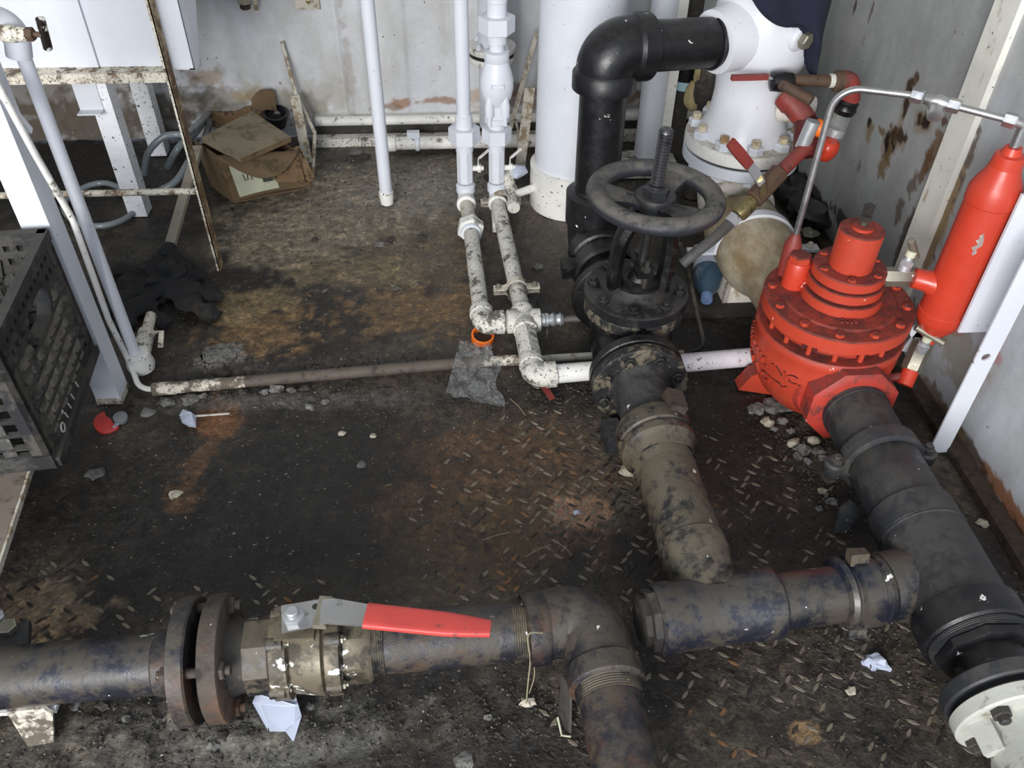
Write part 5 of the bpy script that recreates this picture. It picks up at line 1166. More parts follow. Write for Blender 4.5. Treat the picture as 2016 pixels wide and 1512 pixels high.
# horizontal pvc pipe at the back wall
h0_, h1_ = Y(772, 287, 2.56), Y(1035, 268, 2.56)
t = T('conduit_pipe', 'white plastic conduit lying along the back wall', 'conduit', h0_)
t.add('pipe_body', MB().cyl((h0_.x, 2.575, .03), (h1_.x+.06, 2.575, .03), .021, n=20), 'white_dirty'); t.add('end_fitting', MB().lathe((h0_.x-.02, 2.575, .03), EX, [(0, .018), (.004, .026), (.03, .026), (.034, .022)], 20), 'white_dirty')
x = Y(822, 285, 2.56).x
t.add('pipe_strap', MB().torus((x, 2.575, .03), EX, .023, .004, 20, 8, 2), 'white'); t.add('strap_tab', MB().box((x-.012, 2.575, .06), (.04, .02, .02)), 'white_clean')
# wall bits
q = Y(605, 6, 2.70)
t = T('cover_plate', 'white electrical cover plate screwed to the back wall', 'plate', (q.x, 2.7, q.z))
m = MB(); m.lathe((q.x, 2.703, q.z+.018), -EY, [(0, .052), (.006, .051)], 4, math.pi/4); t.add('plate_body', m, 'white_tan'); t.bolt((q.x+.004, 2.697, q.z+.006), -EY, .006, 'brass', 'screw', None, False, .5)
q = Y(483, 14, 2.66)
t = T('wall_valve', 'small white fitting with brown hex plug on the back wall', 'fitting', q)
t.add('fitting_body', MB().lathe((q.x, 2.66, q.z+.01), EZ, [(0, .016), (.004, .019), (.08, .019)], 18), 'white_tan'); t.bolt((q.x, 2.66, q.z+.012), -EZ, .016, 'rust_pipe', 'hex_plug', None, False, 1.1); t.add('side_lever', MB().box((q.x+.032, 2.655, q.z+.018), (.012, .01, .05)), 'white_tan')
t.add('wall_boss', MB().cyl((q.x, 2.66, q.z+.06), (q.x, 2.709, q.z+.06), .013, n=14), 'white_tan')
# ------------------------------------------------------------------ left side: cabinet on a stand, posts, crate
zr = Y(335, 147, 1.927).z
cab_r = Z(384, 137, zr+.0); 
fy0 = 1.955
c_br = Y(384, 137, fy0)
t = T('equipment_cabinet', 'big white sheet metal cabinet on the rusty stand at top left', 'cabinet', (-1.1, fy0, c_br.z))
zb = c_br.z
m = MB(); xR = c_br.x; xL = -1.72
m.prism([(xL, fy0, zb), (xR, fy0, zb), (xR, fy0, 1.1), (xL, fy0, 1.1)], (0, .012, 0)); t.add('front_panel', m, 'white_clean')
pr0, pr1 = Y(388, 139, fy0+.02), Y(428, 0, fy0+.28)
m = MB(); a = [(xR, fy0, zb), (xR+.004, fy0+.03, zb), (xR+.004, fy0+.5, zb+.62), (xR, fy0, zb+.62)]; m.prism(a, (-.012, 0, 0)); t.add('side_panel', m, 'white')
m = MB(); m.prism([(xL, fy0+.02, zb+.03), (xL, fy0+.5, zb+.62), (xL, fy0+.02, zb+.62)], (xR-xL-.02, 0, 0)); t.add('sloped_back', m, 'white_dirty')
sx1 = Y(166, 0, fy0); sx2 = Y(194, 132, fy0)
m = MB(); m.box(((sx2.x)-.022, fy0-.004, zb+.35), (.05, .006, .69)); t.add('seam_strip', m, 'white_clean')
m = MB(); m.box((sx2.x-.022, fy0-.006, zb+.004), (.052, .01, .014)); t.add('seam_foot', m, 'rusty_white')
e0 = Y(353, 0, fy0); m = MB(); m.box((xR-.03, fy0-.003, zb+.35), (.058, .006, .69)); t.add('corner_strip', m, 'white_clean')
# stand
t = T('equipment_stand', 'rusty flaking white angle iron stand under the cabinet', 'stand', (-.9, 1.93, 0))
pb_ = Z(437, 526, 0)
m = MB(); m.box((pb_.x-.002, pb_.y, .5), (.004, .036, 1.0)); t.add('angle_post', m, 'rust_face')
m = MB(); m.box((pb_.x-.005, pb_.y-.016, .5), (.008, .004, 1.0)); t.add('post_flange', m, 'rusty_white')
rl = Y(330, 148, 1.93); rl2 = Y(0, 158, 1.93)
m = MB(); m.bar(rl+V((0, 0, 0)), V((-1.72, 1.93, rl.z)), .03, .022); t.add('top_rail', m, 'rusty_white')
m = MB(); m.bar(rl+V((0, .016, .009)), V((-1.72, 1.946, rl.z+.009)), .03, .005); t.add('rail_shelf', m, 'rusty_white')
cb_ = Y(396, 376, 1.93)
m = MB(); m.sweep([cb_, V((-1.72, 1.93, cb_.z+.0))], .0085, 12); t.add('cross_rod', m, 'rusty_white')
def sq_leg(name, lb, base, top_px, w_, mat):
    m = MB(); m.box((base.x, base.y, .25), (w_, w_, .5)); return m
l1 = Z(280, 428, 0); m = MB(); m.box((l1.x-.012, l1.y+.03, .225), (.052, .052, .45)); t.add('leg', m, 'white_chipped')
m = MB(); m.box((l1.x-.04, l1.y+.002, .36), (.06, .004, .08)); m.box((l1.x-.04, l1.y-.012, .322), (.06, .03, .004)); t.add('leg_bracket', m, 'white_clean')
l2 = Z(318, 303, 0); m = MB(); m.box((l2.x-.005, l2.y+.01, .22), (.05, .05, .44)); t.add('leg', m, 'white_chipped')
# square post at the left with lean-on pipe
pL = Z(222, 790, 0)
t = T('square_post', 'white square tube post beside the black crate', 'post', (pL.x, pL.y, 0))
px_, py_ = pL.x-.004, pL.y+.02
m = MB(); m.lathe((px_, py_, 0.0), EZ, [(0, .037), (1.1, .037)], 4, math.pi/4); t.add('post_tube', m, 'white')
m = MB(); m.box((px_, py_, .006), (.0545, .0545, .016)); t.add('worn_foot', m, 'rusty_white')
m = MB(); m.bar(Y(-30, 150, py_-.03), Y(62, 258, py_-.02), .02, .004); t.add('brace', m, 'white_clean')
wp = Z(268, 702, .045)
wx_, wy_ = wp.x, wp.y
t = T('steel_pipe', 'thin white vertical pipe just right of the square post', 'pipe', (wx_, wy_, 0))
zt_ = Y(40, 95, wy_).z
t.add('pipe_body', MB().cyl((wx_, wy_, .045), (wx_, wy_, zt_+.02), .0125, n=24), 'white_clean')
t = T('wrapped_fitting', 'paint-daubed white elbow at the bottom of the thin white pipe', 'elbow', (wx_, wy_, 0))
t.add('elbow_body', MB().lathe((wx_+.004, wy_, .004), EZ, [(0, .02), (.006, .028), (.02, .031), (.035, .028), (.05, .026), (.055, .019)], 22), 'white_dirty')
s0, s1 = Z(285, 668, .035), Z(298, 618, .04)
t.add('side_stub', MB().cyl((wx_+.004, wy_, .03), s0, .019, n=18), 'white_grimy')
t = T('pipe_valve', 'yellowed rusty stub pipe with a small lever near the black rag', 'valve', s0)
t.add('stub_body', MB().lathe(s0-(s1-s0)*.1, s1-s0, [(0, .015), (.02, .015), (.022, .019), (.034, .019), (.036, .013), ((s1-s0).length*1.05, .0125)], 18), 'rusty_white')
m = MB(); strap(m, [Z(288, 655, .05), Z(305, 655, .058), Z(318, 652, .05), Z(316, 684, .03)], .012, .003); t.add('lever', m, 'rusty_white')
# thin tube beside it, bending into the floor conduit
cA, cB = Z(300, 767, .016), Z(892, 716, .016)
t = T('thin_tube', 'thin white tubing descending by the pipe and bending along the floor', 'tube', Z(255, 700, 0))
t.add('tube_body', MB().sweep(fillet([Y(-8, 160, 1.375), Y(66, 298, 1.385), Y(143, 432, 1.43), Y(214, 630, 1.465), Z(256, 715, .03), Z(275, 766, .016), cA+V((.02, 0, 0))], [.1, .1, .1, .08, .05, .03], 6), .0062, 12), 'white_dirty')
t = T('conduit_pipe', 'rusty flaking conduit along the floor from the bent tube to the plastic bag', 'conduit', cA)
dq = (cB-cA).normalized(); ln = (cB-cA).length
MAT['flaking'] = paint('flaking_conduit', srgb(206, 198, 182), dirt=srgb(66, 54, 42), da=.62, rust=.4, rustc=srgb(96, 74, 54), rough=.65, bump=.5, seed=77, sc_=1.8)
t.add('flaking_end', MB().lathe(cA, dq, [(0, .012), (.002, .015), (.05, .015), (.052, .0135), (.2, .0135)], 18), 'flaking')
t.add('brown_run', MB().lathe(cA+dq*.2, dq, [(0, .0135), (ln-.2+.06, .0135)], 18), 'conduit_dark')
c3 = Z(985, 712, .016); c4 = Z(1160, 703, .016)
t = T('conduit_pipe', 'pale thin conduit passing behind the lower elbow', 'conduit', c3)
t.add('end_sleeve', MB().cyl(cB+dq*.05, c3+V((.07, .004, 0)), .0125, n=16), 'flaking'); t.add('pipe_body', MB().cyl(c3+V((.06, .004, 0)), Z(1300, 692, .016), .0085, n=14), 'white_tan')
# T handle valve top left
tv = Y(20, 62, 1.49)
t = T('needle_valve', 'tee handled valve with rust at the top left corner', 'valve', tv)
t.add('elbow_body', MB().sweep(fillet([Y(-60, 80, 1.5), Y(-10, 30, 1.5), Y(32, 60, 1.5), Y(38, 110, 1.5)], .03, 8), .021, 20), 'white')
p0, p1 = Y(5, 66, 1.465), Y(80, 68, 1.46); pd = (p1-p0).normalized(); pl2 = (p1-p0).length
t.add('bonnet', MB().lathe(p0, pd, [(0, .014), (.02, .014), (.022, .0115), (.028, .0125), (.034, .0105), (.04, .0105)], 16), 'rusty_white')
t.bolt(p0+pd*.04, pd, .0115, 'rust_pipe', 'packing_nut', None, False, 1.0); t.add('stem', MB().cyl(p0+pd*.05, p1, .0045, n=10), 'rust_pipe')
h0, h1 = Y(79, 36, 1.452), Y(95, 97, 1.468)
MAT['chipped_black'] = paint('chipped_black', srgb(36, 30, 27), dirt=srgb(70, 50, 38), da=.3, rough=.35, chip=srgb(226, 224, 218), ca=.42, seed=80, sc_=1.4)
t.add('tee_handle', MB().lathe(h0, h1-h0, [(0, .006), (.001, .0075), ((h1-h0).length-.002, .0075), ((h1-h0).length, .006)], 18), 'chipped_black')
# crate
B0 = V((-.721, 1.053, .1645)); v_ = V((-.089, .996, 0)).normalized(); w_ = V((0, 0, 1)); u_ = v_.cross(w_)
Wc, Dc, Hc = .33, .331, .287
t = T('milk_crate', 'dusty black plastic lattice crate at the left edge', 'crate', (B0.x-.16, B0.y+.16, .1645))
CR = lambda a, b, c: B0+u_*(a-Wc)+v_*b+w_*c                    # a 0..W left to right, b depth, c height
Rm = M((u_, v_, w_)).transposed()
def cbox(mb, a0, a1, b0, b1, c0, c1): return mb.box(CR((a0+a1)/2, (b0+b1)/2, (c0+c1)/2), (abs(a1-a0), abs(b1-b0), abs(c1-c0)), Rm)
th = .012
t.add('base_rim', cbox(cbox(cbox(cbox(MB(), 0, Wc, 0, th, 0, .035), 0, Wc, Dc-th, Dc, 0, .035), 0, th, th, Dc-th, 0, .035), Wc-th, Wc, th, Dc-th, 0, .035), 'crate_side')
t.add('base_lip', cbox(MB(), Wc-.001, Wc+.008, .006, Dc-.006, 0, .018), 'crate_side')
def rim_side(p, q, long_axis):
    pass
# top band with two rows of holes and a handle opening on the right and front sides
def band(side):
    m = MB()
    def bx(l0, l1, c0, c1, inset=0., thk=th):
        if side == 'r': cbox(m, Wc-thk-inset, Wc-inset, l0, l1, c0, c1)
        elif side == 'l': cbox(m, inset, thk+inset, l0, l1, c0, c1)
        elif side == 'f': cbox(m, l0, l1, inset, thk+inset, c0, c1)
        else: cbox(m, l0, l1, Dc-thk-inset, Dc-inset, c0, c1)
    Ln = Dc if side in 'rl' else Wc
    bx(0, Ln, Hc-.022, Hc, -.003, th+.006)
    hs, he = Ln*.3, Ln*.7
    # rows of small holes: webs between rails
    for c0, c1 in ((Hc-.036, Hc-.022), (Hc-.064, Hc-.05)):
        n = 14
        for k in range(n):
            l0 = Ln*(k+.0)/n
            if c0 < Hc-.05 and hs-.02 < l0 < he: continue
            bx(l0, l0+Ln/n*.52, c0, c1)
    for l0, l1 in ((0, hs), (he, Ln)):
        bx(l0, l1, Hc-.05, Hc-.036); bx(l0, l1, Hc-.082, Hc-.064)
    bx(hs, he, Hc-.05, Hc-.036)
    # handle opening surround
    pts = [(hs, Hc-.05), (hs+.008, Hc-.085), (hs+.03, Hc-.105), (he-.03, Hc-.105), (he-.008, Hc-.085), (he, Hc-.05)]
    for (l0, c0), (l1, c1) in zip(pts, pts[1:]):
        if side == 'r': P = CR(Wc-th*.5, l0, c0), CR(Wc-th*.5, l1, c1)
        elif side == 'l': P = CR(th*.5, l0, c0), CR(th*.5, l1, c1)
        elif side == 'f': P = CR(l0, th*.5, c0), CR(l1, th*.5, c1)
        else: P = CR(l0, Dc-th*.5, c0), CR(l1, Dc-th*.5, c1)
        m.bar(P[0], P[1], .024, .012, up=w_)
    return m
for s_ in 'rlfb': t.add('top_band', band(s_), 'crate_side')
for a in (0, Wc-.03):
    for b in (0, Dc-.03):
        m = MB()
        cbox(m, a if a == 0 else Wc-th, th if a == 0 else Wc, b, b+.03, .03, Hc-.02); cbox(m, a, a+.03, b if b == 0 else Dc-th, th if b == 0 else Dc, .03, Hc-.02)
        t.add('corner_post', m, 'crate')
# lattice sides: vertical slats twisted a little and horizontal ribs
for side in 'rlfb':
    Ln = Dc if side in 'rl' else Wc
    for k in range(1, 8):
        l = .03+(Ln-.06)*k/8; top_ = Hc-.085 if not (.3*Ln < l < .7*Ln) else Hc-.108
        m = MB()
        if side in 'rl': a_ = Wc-th if side == 'r' else 0; m.box(CR(a_+th/2, l, (.03+top_)/2), (.007, .02, top_-.03), Rm@M.Rotation(-.12, 3, 'Z'))
        else: b_ = 0 if side == 'f' else Dc-th; m.box(CR(l, b_+th/2, (.03+top_)/2), (.02, .007, top_-.03), Rm@M.Rotation(.12, 3, 'Z'))
        t.add('slat', m, 'crate_slat')
    for k in range(5):
        c = .05+.031*k; m = MB()
        if side in 'rl': a_ = Wc-th if side == 'r' else 0; cbox(m, a_, a_+th+.001, .03, Dc-.03, c, c+.005)
        else: b_ = 0 if side == 'f' else Dc-th; cbox(m, .03, Wc-.03, b_, b_+th, c, c+.0045)
        t.add('rib', m, 'crate')
for k in range(6):
    m = MB(); l = .02+(Wc-.04)*k/5; cbox(m, l-.008, l+.008, th, Dc-th, 0, .006); t.add('floor_slat', m, 'crate')
    m = MB(); l = .02+(Dc-.04)*k/5; cbox(m, th, Wc-th, l-.008, l+.008, .001, .007); t.add('floor_slat', m, 'crate')
m = MB(); 
for k, (b, c, kind) in enumerate([(.075, .028, 'o'), (.105, .03, 'i'), (.13, .03, 'i'), (.155, .03, 'i'), (.19, .03, 's')]):
    p = CR(Wc+.0015, b, c)
    if kind == 'o': m.torus(p, u_, .0085, .0017, 20, 6, 1)
    else: m.box(p, (.002, .003, .016), Rm@M.Rotation(.25, 3, 'X'))
m.box(CR(Wc+.0015, .098, .045), (.002, .006, .004), Rm@M.Rotation(.5, 3, 'X'))
t.add('moulded_letters', m, 'mark_white')
# things in the crate
for i, (a, b, s_, mt, lb) in enumerate([(.235, .24, .034, 'clod', 'round grey stone lying inside the black crate'), (.165, .165, .145, 'cloth_black', 'crumpled dark rag filling the bottom of the black crate'), (.2, .25, .05, 'clod_dark', 'dark lump at the back inside the black crate')]):
    p = CR(a, b, (.125, .012, .1)[i]+s_*.25*(i != 1)); m = MB(); m.blob(p+V((0, 0, .03 if i == 1 else 0)), (s_, s_*.95, s_*(.8 if i != 1 else .55)), 3, .25 if i != 1 else .12, i+3); solo(('stone', 'rag', 'dirt_lump')[i], lb, ('stone', 'rag', 'lump')[i], m, mt, p)
# board at far left
b0, b1 = Z(52, 934, .163), Z(0, 1092, .163); b0 = b0+(b0-b1)*1.6
m = MB(); d = (b1-b0)*.3; sd = V((-.4, 0, 0)); m.prism([b0, b1+d*.4, b1+d*.4+sd, b0+sd], (0, 0, -.014)); t = T('low_bench', 'low bench board with a pale edge under the black crate', 'bench', (b0.x-.2, b0.y-.2, 0))
for k_ in (0, 1):
    q_ = b0.lerp(b1+d*.4, .12+.7*k_); t.add('leg', MB().box((q_.x-.2, q_.y, .074), (.04, .04, .148)), 'plank')
t.add('board_body', m, 'plank'); m = MB(); m.bar(b0+V((.002, 0, -.006)), b1+d*.4+V((.002, 0, -.006)), .005, .012); t.add('pale_edge', m, 'white_tan')

# ------------------------------------------------------------------ rubbish at the back left: hose, mop, carton
t = T('coiled_hose', 'loose coil of grey ribbed hose under the cabinet', 'hose', Z(210, 440, 0))
t.add('upper_loop', MB().sweep(smooth_path([Z(283, 345, .06), Z(292, 300, .12), Z(325, 268, .16), Z(368, 262, .16), Z(400, 235, .12), Z(418, 215, .06)], 7), .0095, 14), 'hose')
t.add('rear_loop', MB().sweep(smooth_path([Z(330, 330, .03), Z(352, 290, .1), Z(384, 262, .1), Z(402, 238, .06)], 7), .0105, 14), 'hose')
t.add('front_loop', MB().sweep(smooth_path([Z(300, 382, .02), Z(345, 358, .05), Z(372, 318, .08), Z(400, 280, .08), Z(418, 225, .05)], 7), .0105, 14), 'hose')
t.add('floor_loop', MB().sweep(smooth_path([Z(250, 375, .012), Z(205, 360, .012), Z(160, 372, .012), Z(125, 405, .012), Z(150, 438, .012), Z(205, 444, .012), Z(255, 425, .012), Z(275, 395, .012), Z(252, 376, .012)], 7), .0085, 14), 'hose')
mh, mt_ = Z(332, 495, .035), Z(390, 290, .16)
t = T('mop', 'old mop with grey wooden handle and a spread black rag head', 'mop', Z(320, 560, 0))
m = MB(); m.bar(mh-(mt_-mh)*.04, mt_, .026, .014); t.add('handle', m, 'wood')
m = MB(); m.lathe(mh-(mt_-mh).normalized()*.03, mt_-mh, [(0, .024), (.01, .027), (.03, .022), (.05, .016)], 16); t.add('socket', m, 'cloth_black')
hd2 = t.add('rag_head', MB().blob(Z(325, 545, .02), (.07, .085, .035), 4, .3, 4, 2.6), 'cloth_black')
for i, (a, b, c_, wd) in enumerate([((325, 545), (250, 560), (212, 580), .05), ((320, 560), (265, 610), (240, 650), .04), ((335, 560), (390, 575), (440, 585), .035), ((340, 575), (390, 605), (432, 622), .035), ((330, 540), (370, 560), (385, 560), .035), ((320, 540), (240, 530), (205, 540), .035), ((315, 560), (290, 600), (330, 640), .028), ((300, 560), (230, 590), (205, 615), .035)]):
    m = MB(); pts = smooth_path([Z(*a, .03), Z(*b, .024), Z(*c_, .008)], 6); n_ = len(pts)
    m.sweep(pts, [wd*(.8+.25*math.sin(k*1.3+i))*(1-.45*(k/n_)**3) for k in range(n_)], 14, .38); t.add('rag_strip', m, 'cloth_black', hd2)
# carton
ca, cb2, cc = Z(462, 400, 0), Z(612, 370, 0), Z(417, 367, 0)
cH = Y(433, 310, ca.y).z
t = T('cardboard_carton', 'crushed brown cardboard carton by the back wall', 'box', (ca+cb2)*.5)
up_ = V((-.02, .01, cH))
m = MB(); m.sheet(lambda a, b: ca.lerp(cc, a)+up_*b+V((0, 0, 0)), 4, 3, .004); t.add('left_panel', m, 'carton')
m = MB(); m.sheet(lambda a, b: ca.lerp(cb2, a)+up_*b*(1-.25*a)+V((0, .02*math.sin(a*3), .0)), 8, 4, .004); fp = t.add('front_panel', m, 'carton')
cd_ = cc+(cb2-ca)
m = MB(); m.sheet(lambda a, b: cc.lerp(cd_, a)+up_*b*.9, 4, 3, .004); t.add('rear_panel', m, 'carton')
m = MB(); m.sheet(lambda a, b: cb2.lerp(cd_, a)+up_*b*.75, 4, 3, .004); t.add('right_panel', m, 'carton')
m = MB(); m.prism([ca, cb2, cd_, cc], (0, 0, .004)); t.add('bottom', m, 'carton')
nrm = (cb2-ca).cross(EZ).normalized()
def fpt(a, b): return ca.lerp(cb2, a)+up_*b*(1-.25*a)+V((0, .02*math.sin(a*3), 0))+nrm*.004
m = MB(); m.sheet(lambda a, b: fpt(.08+.5*a, .1+.68*b*(1-.55*a)), 8, 3, .001); lb_ = t.add('paper_label', m, 'label', fp, 'pale printed paper label')
m = MB()
for k in range(9): m.bar(fpt(.42+.014*k, .3)+nrm*.001, fpt(.42+.014*k, .5)+nrm*.001, .0032 if k % 3 else .0055, .0006, up=nrm)
m.sweep([fpt(.2, .56)+nrm*.001, fpt(.205, .42)+nrm*.001, fpt(.24, .42)+nrm*.001, fpt(.25, .56)+nrm*.001], .0016, 6); m.sweep([fpt(.27, .54)+nrm*.001, fpt(.3, .54)+nrm*.001, fpt(.285, .48)+nrm*.001, fpt(.3, .42)+nrm*.001, fpt(.27, .43)+nrm*.001], .0016, 6)
for k in range(3): m.bar(fpt(.16, .66+.03*k)+nrm*.001, fpt(.34, .62+.03*k)+nrm*.001, .0015, .0006, up=nrm)
t.add('label_print', m, 'ink', lb_)
# curved front flap, hanging flap
top = lambda a: ca.lerp(cb2, a)+up_*(1-.2*a)
m = MB(); m.sheet(lambda a, b: top(a)+nrm*(.085*b*math.sin(math.pi*min(1, a*.9+.1))**.7)+V((0, 0, .012*b-.05*b*b*math.sin(math.pi*a))), 12, 5, .004); t.add('front_flap', m, 'carton')
k1, k2_, k3, k4 = Z(556, 300, .10), Z(588, 287, .12), Z(621, 356, .03), Z(594, 362, .035)
m = MB(); m.sheet(lambda a, b: k1.lerp(k2_, a).lerp(k4.lerp(k3, a), b)+V((0, 0, .01*math.sin(b*3))), 4, 6, .004); t.add('hanging_flap', m, 'carton_spot')
m = MB(); m.sheet(lambda a, b: Z(520, 335, .1).lerp(Z(585, 292, .12), a).lerp(Z(545, 358, .06).lerp(Z(600, 360, .04), a), b), 4, 4, .004); t.add('corner_flap', m, 'carton_spot')
pq = [Z(399, 280, .16), Z(476, 322, .135), Z(574, 279, .14), Z(497, 228, .16)]
t = T('cardboard_pad', 'flat folded grey-brown cardboard lying on top of the carton', 'cardboard', pq[0])
m = MB(); m.prism([p for p in pq], (0, 0, .016)); t.add('pad_body', m, 'pad'); m = MB(); m.prism([pq[1]+V((0, -.0015, .001)), pq[2]+V((0, -.0015, .001)), pq[2]+V((0, -.0015, .016)), pq[1]+V((0, -.0015, .016))], (0, -.001, 0)); t.add('pad_edge', m, 'carton')
m = MB(); m.sheet(lambda a, b: Z(500, 235, .1).lerp(Z(545, 222, .1), a)+V((0, .02*b, .06*b+.02*math.sin(3*a))), 5, 4, .004); solo('cardboard_scrap', 'torn cardboard scrap sticking up behind the folded pad', 'cardboard', m, 'carton', Z(520, 240, 0))
m = MB(); m.lathe(Z(545, 245, .05), (.1, -.3, 1), [(0, .03), (.05, .04), (.052, .034), (.02, .03)], 20); solo('plastic_cup', 'dark plastic cup lying behind the folded cardboard', 'cup', m, 'charcoal', Z(545, 250, 0))
m = MB(); m.blob(Z(480, 235, .05), (.12, .05, .05), 3, .3, 9); solo('leaf_litter', 'brown heap of debris along the wall behind the carton', 'debris', m, 'carton_spot', Z(480, 240, 0))
# leaning frame
t = T('bent_frame', 'thin bent white metal frame leaning on the wall beside the carton', 'frame', Z(612, 350, 0))
f0, f1, f2, f3 = Y(555, 82, 2.695), Y(583, 186, 2.66), Y(620, 262, 2.56), Z(615, 352, .0)
t.add('frame_rod', MB().sweep(fillet([f0, f1, f2, f3], .02, 4), .0062, 10), 'white_tan')
m = MB(); m.bar(Y(581, 190, 2.63), Y(606, 322, 2.45), .03, .008, up=V((0, -1, .3))); t.add('frame_plate', m, 'white_tan')

# ------------------------------------------------------------------ small things on the floor
r0 = Z(950, 664, .012)
m = MB(); rings = []
t = T('plastic_ring', 'bright orange plastic ring beside the left elbow', 'ring', Z(950, 664, 0))
m.lathe(Z(950, 668, .003), (.05, -.22, 1), [(0, .024), (.001, .0275), (.019, .0275), (.02, .024), (.019, .023), (.002, .023), (0, .024)], 36, 0, EZ, False, False); t.add('ring_body', m, 'orange')
bgp = [Z(906, 676, .03), Z(974, 686, .03), Z(988, 806, .004), Z(878, 780, .004)]
def bag(a, b):
    p = bgp[0].lerp(bgp[1], a).lerp(bgp[3].lerp(bgp[2], a), b); ed_ = .008*math.sin(b*11+a*4)*(a > .8)
    return p+V((ed_, 0, .008+.010*mnoise.noise(V((a*4, b*5, 2)))+.008*mnoise.noise(V((a*9, b*4, 5)))+.004*mnoise.noise(V((a*17, b*19, 8)))))
solo('plastic_bag', 'crumpled clear plastic bag lying over the floor conduit', 'bag', MB().sheet(bag, 34, 44, .0015), 'film', Z(930, 750, 0))
t = T('plastic_bottle', 'blue-grey plastic drink bottle lying behind the gate valve', 'bottle', Z(1392, 570, 0))
q0, q1 = Z(1396, 500, .06), Z(1391, 588, .035); bd_ = (q1-q0).normalized(); bl = (q1-q0).length
t.add('bottle_body', MB().lathe(q0, bd_, [(0, .02), (.006, .036), (bl*.2, .038), (bl*.5, .038), (bl*.62, .036), (bl*.78, .028), (bl*.9, .016), (bl*.98, .013)], 28), 'bottle')
t.add('bottle_label', MB().lathe(q0, bd_, [(bl*.22, .0386), (bl*.42, .0386)], 28, 0, EZ, False, False), 'paper'); t.add('bottle_cap', MB().lathe(q0+bd_*bl*.93, bd_, [(0, .015), (.018, .015), (.02, .0135)], 24), 'blue_cap')
m = MB(); m.sheet(lambda a, b: Z(184+46*a, 812+30*b*(1-.0*a)+8*math.sin(3*a), .006+.012*math.sin(3.1*a)*(1-b)), 8, 5, .0015); t = T('crushed_cap', 'crushed red plastic cap at the foot of the square post', 'cap', Z(212, 832, 0))
m = MB(); rs = []
pc = Z(212, 832, .008)
m.lathe(pc, (.25, -.3, 1), [(-.008, .026), (.004, .027), (.006, .024), (.0065, .0)], 24); m.v = [V((p.x-(.012 if (p-pc).dot(V((.7, .7, 0))) > .012 else 0)*1, p.y-(.014 if (p-pc).dot(V((.7, .7, 0))) > .012 else 0), p.z)) for p in m.v]
t.add('cap_body', m, 'red_plastic'); m = MB(); m.bar(Z(222, 842, .006), Z(245, 822, .006), .008, .004); t.add('torn_edge', m, 'paper')
m = MB(); m.lathe(Z(237, 822, .012), (.1, -.2, 1), [(-.006, .0145), (.003, .0145), (.004, .013), (.0042, 0)], 24); solo('plastic_disc', 'round grey plastic disc beside the crushed red cap', 'disc', m, 'grey_plastic', Z(237, 822, 0))
def scrap(name, lb, cat, pts, mat, z=.004, th=.0012):
    m = MB(); m.prism([Z(a, b, z+(.006 if i % 2 else 0)) for i, (a, b) in enumerate(pts)], (0, 0, th)); return solo(name, lb, cat, m, mat, Z(pts[0][0], pts[0][1], 0), flat=True)
scrap('paper_disc', 'torn pale round paper disc left of the rust streak', 'paper', [(360, 806), (376, 812), (386, 820), (386, 842), (372, 840), (358, 832), (353, 818)], 'paper')
m = MB(); m.bar(Z(386, 819, .004), Z(452, 814, .004), .004, .002); solo('lollipop_stick', 'thin white stick beside the torn paper disc', 'stick', m, 'mark_white', Z(386, 819, 0))
# white folded paper under the ball valve
t = T('paper_scrap', 'folded white paper sheet under the foreground ball valve', 'paper', Z(545, 1420, 0))
m = MB(); m.prism([Z(505, 1364, .03), Z(497, 1384, .022), Z(540, 1461, .003), Z(578, 1462, .003), Z(594, 1410, .014), Z(582, 1370, .03)], (0, 0, .0012)); t.add('sheet', m, 'paper', flat=True)
m = MB(); m.prism([Z(594, 1410, .0165), Z(562, 1440, .011), Z(578, 1462, .0055)], (0, 0, .001)); m.prism([Z(505, 1366, .032), Z(498, 1385, .025), Z(560, 1392, .024), Z(588, 1390, .03)], (0, 0, .001)); t.add('fold', m, 'paper', flat=True)
# pipe support angle at lower left
t = T('pipe_support', 'flaking white angle iron support under the foreground pipe', 'support', Z(75, 1450, 0))
p = Z(98, 1455, 0); q = Z(50, 1400, .05); 
m = MB(); a0 = Z(62, 1458, 0); m.prism([Z(55, 1470, 0), Z(106, 1462, 0), Z(104, 1408, .06), Z(85, 1395, .068), Z(12, 1402, .07)], (0, .006, 0)); t.add('angle_web', m, 'flaking')
m = MB(); m.box(Z(60, 1400, .07)+V((-.03, .03, -.015)), (.12, .05, .008)); t.add('angle_top', m, 'white_dirty')
# clamp with bolt at left edge
t = T('pipe_clamp', 'dark strap clamp with pale bolt head at the lower left edge', 'clamp', Z(20, 1260, 0))
p = Z(8, 1262, .08); m = MB(); m.box(p, (.075, .045, .012), M.Rotation(.3, 3, 'Z')); m.torus(FG(-.735), fd, .05, .006, 36, 8, 2.2); t.add('clamp_band', m, 'charcoal')
t.bolt(Z(17, 1238, .088), EZ, .015, 'steel_dull', 'bolt', None, False, .7); t.bolt(Z(-4, 1220, .09), EZ, .013, 'zinc', 'bolt', None, False, .9)
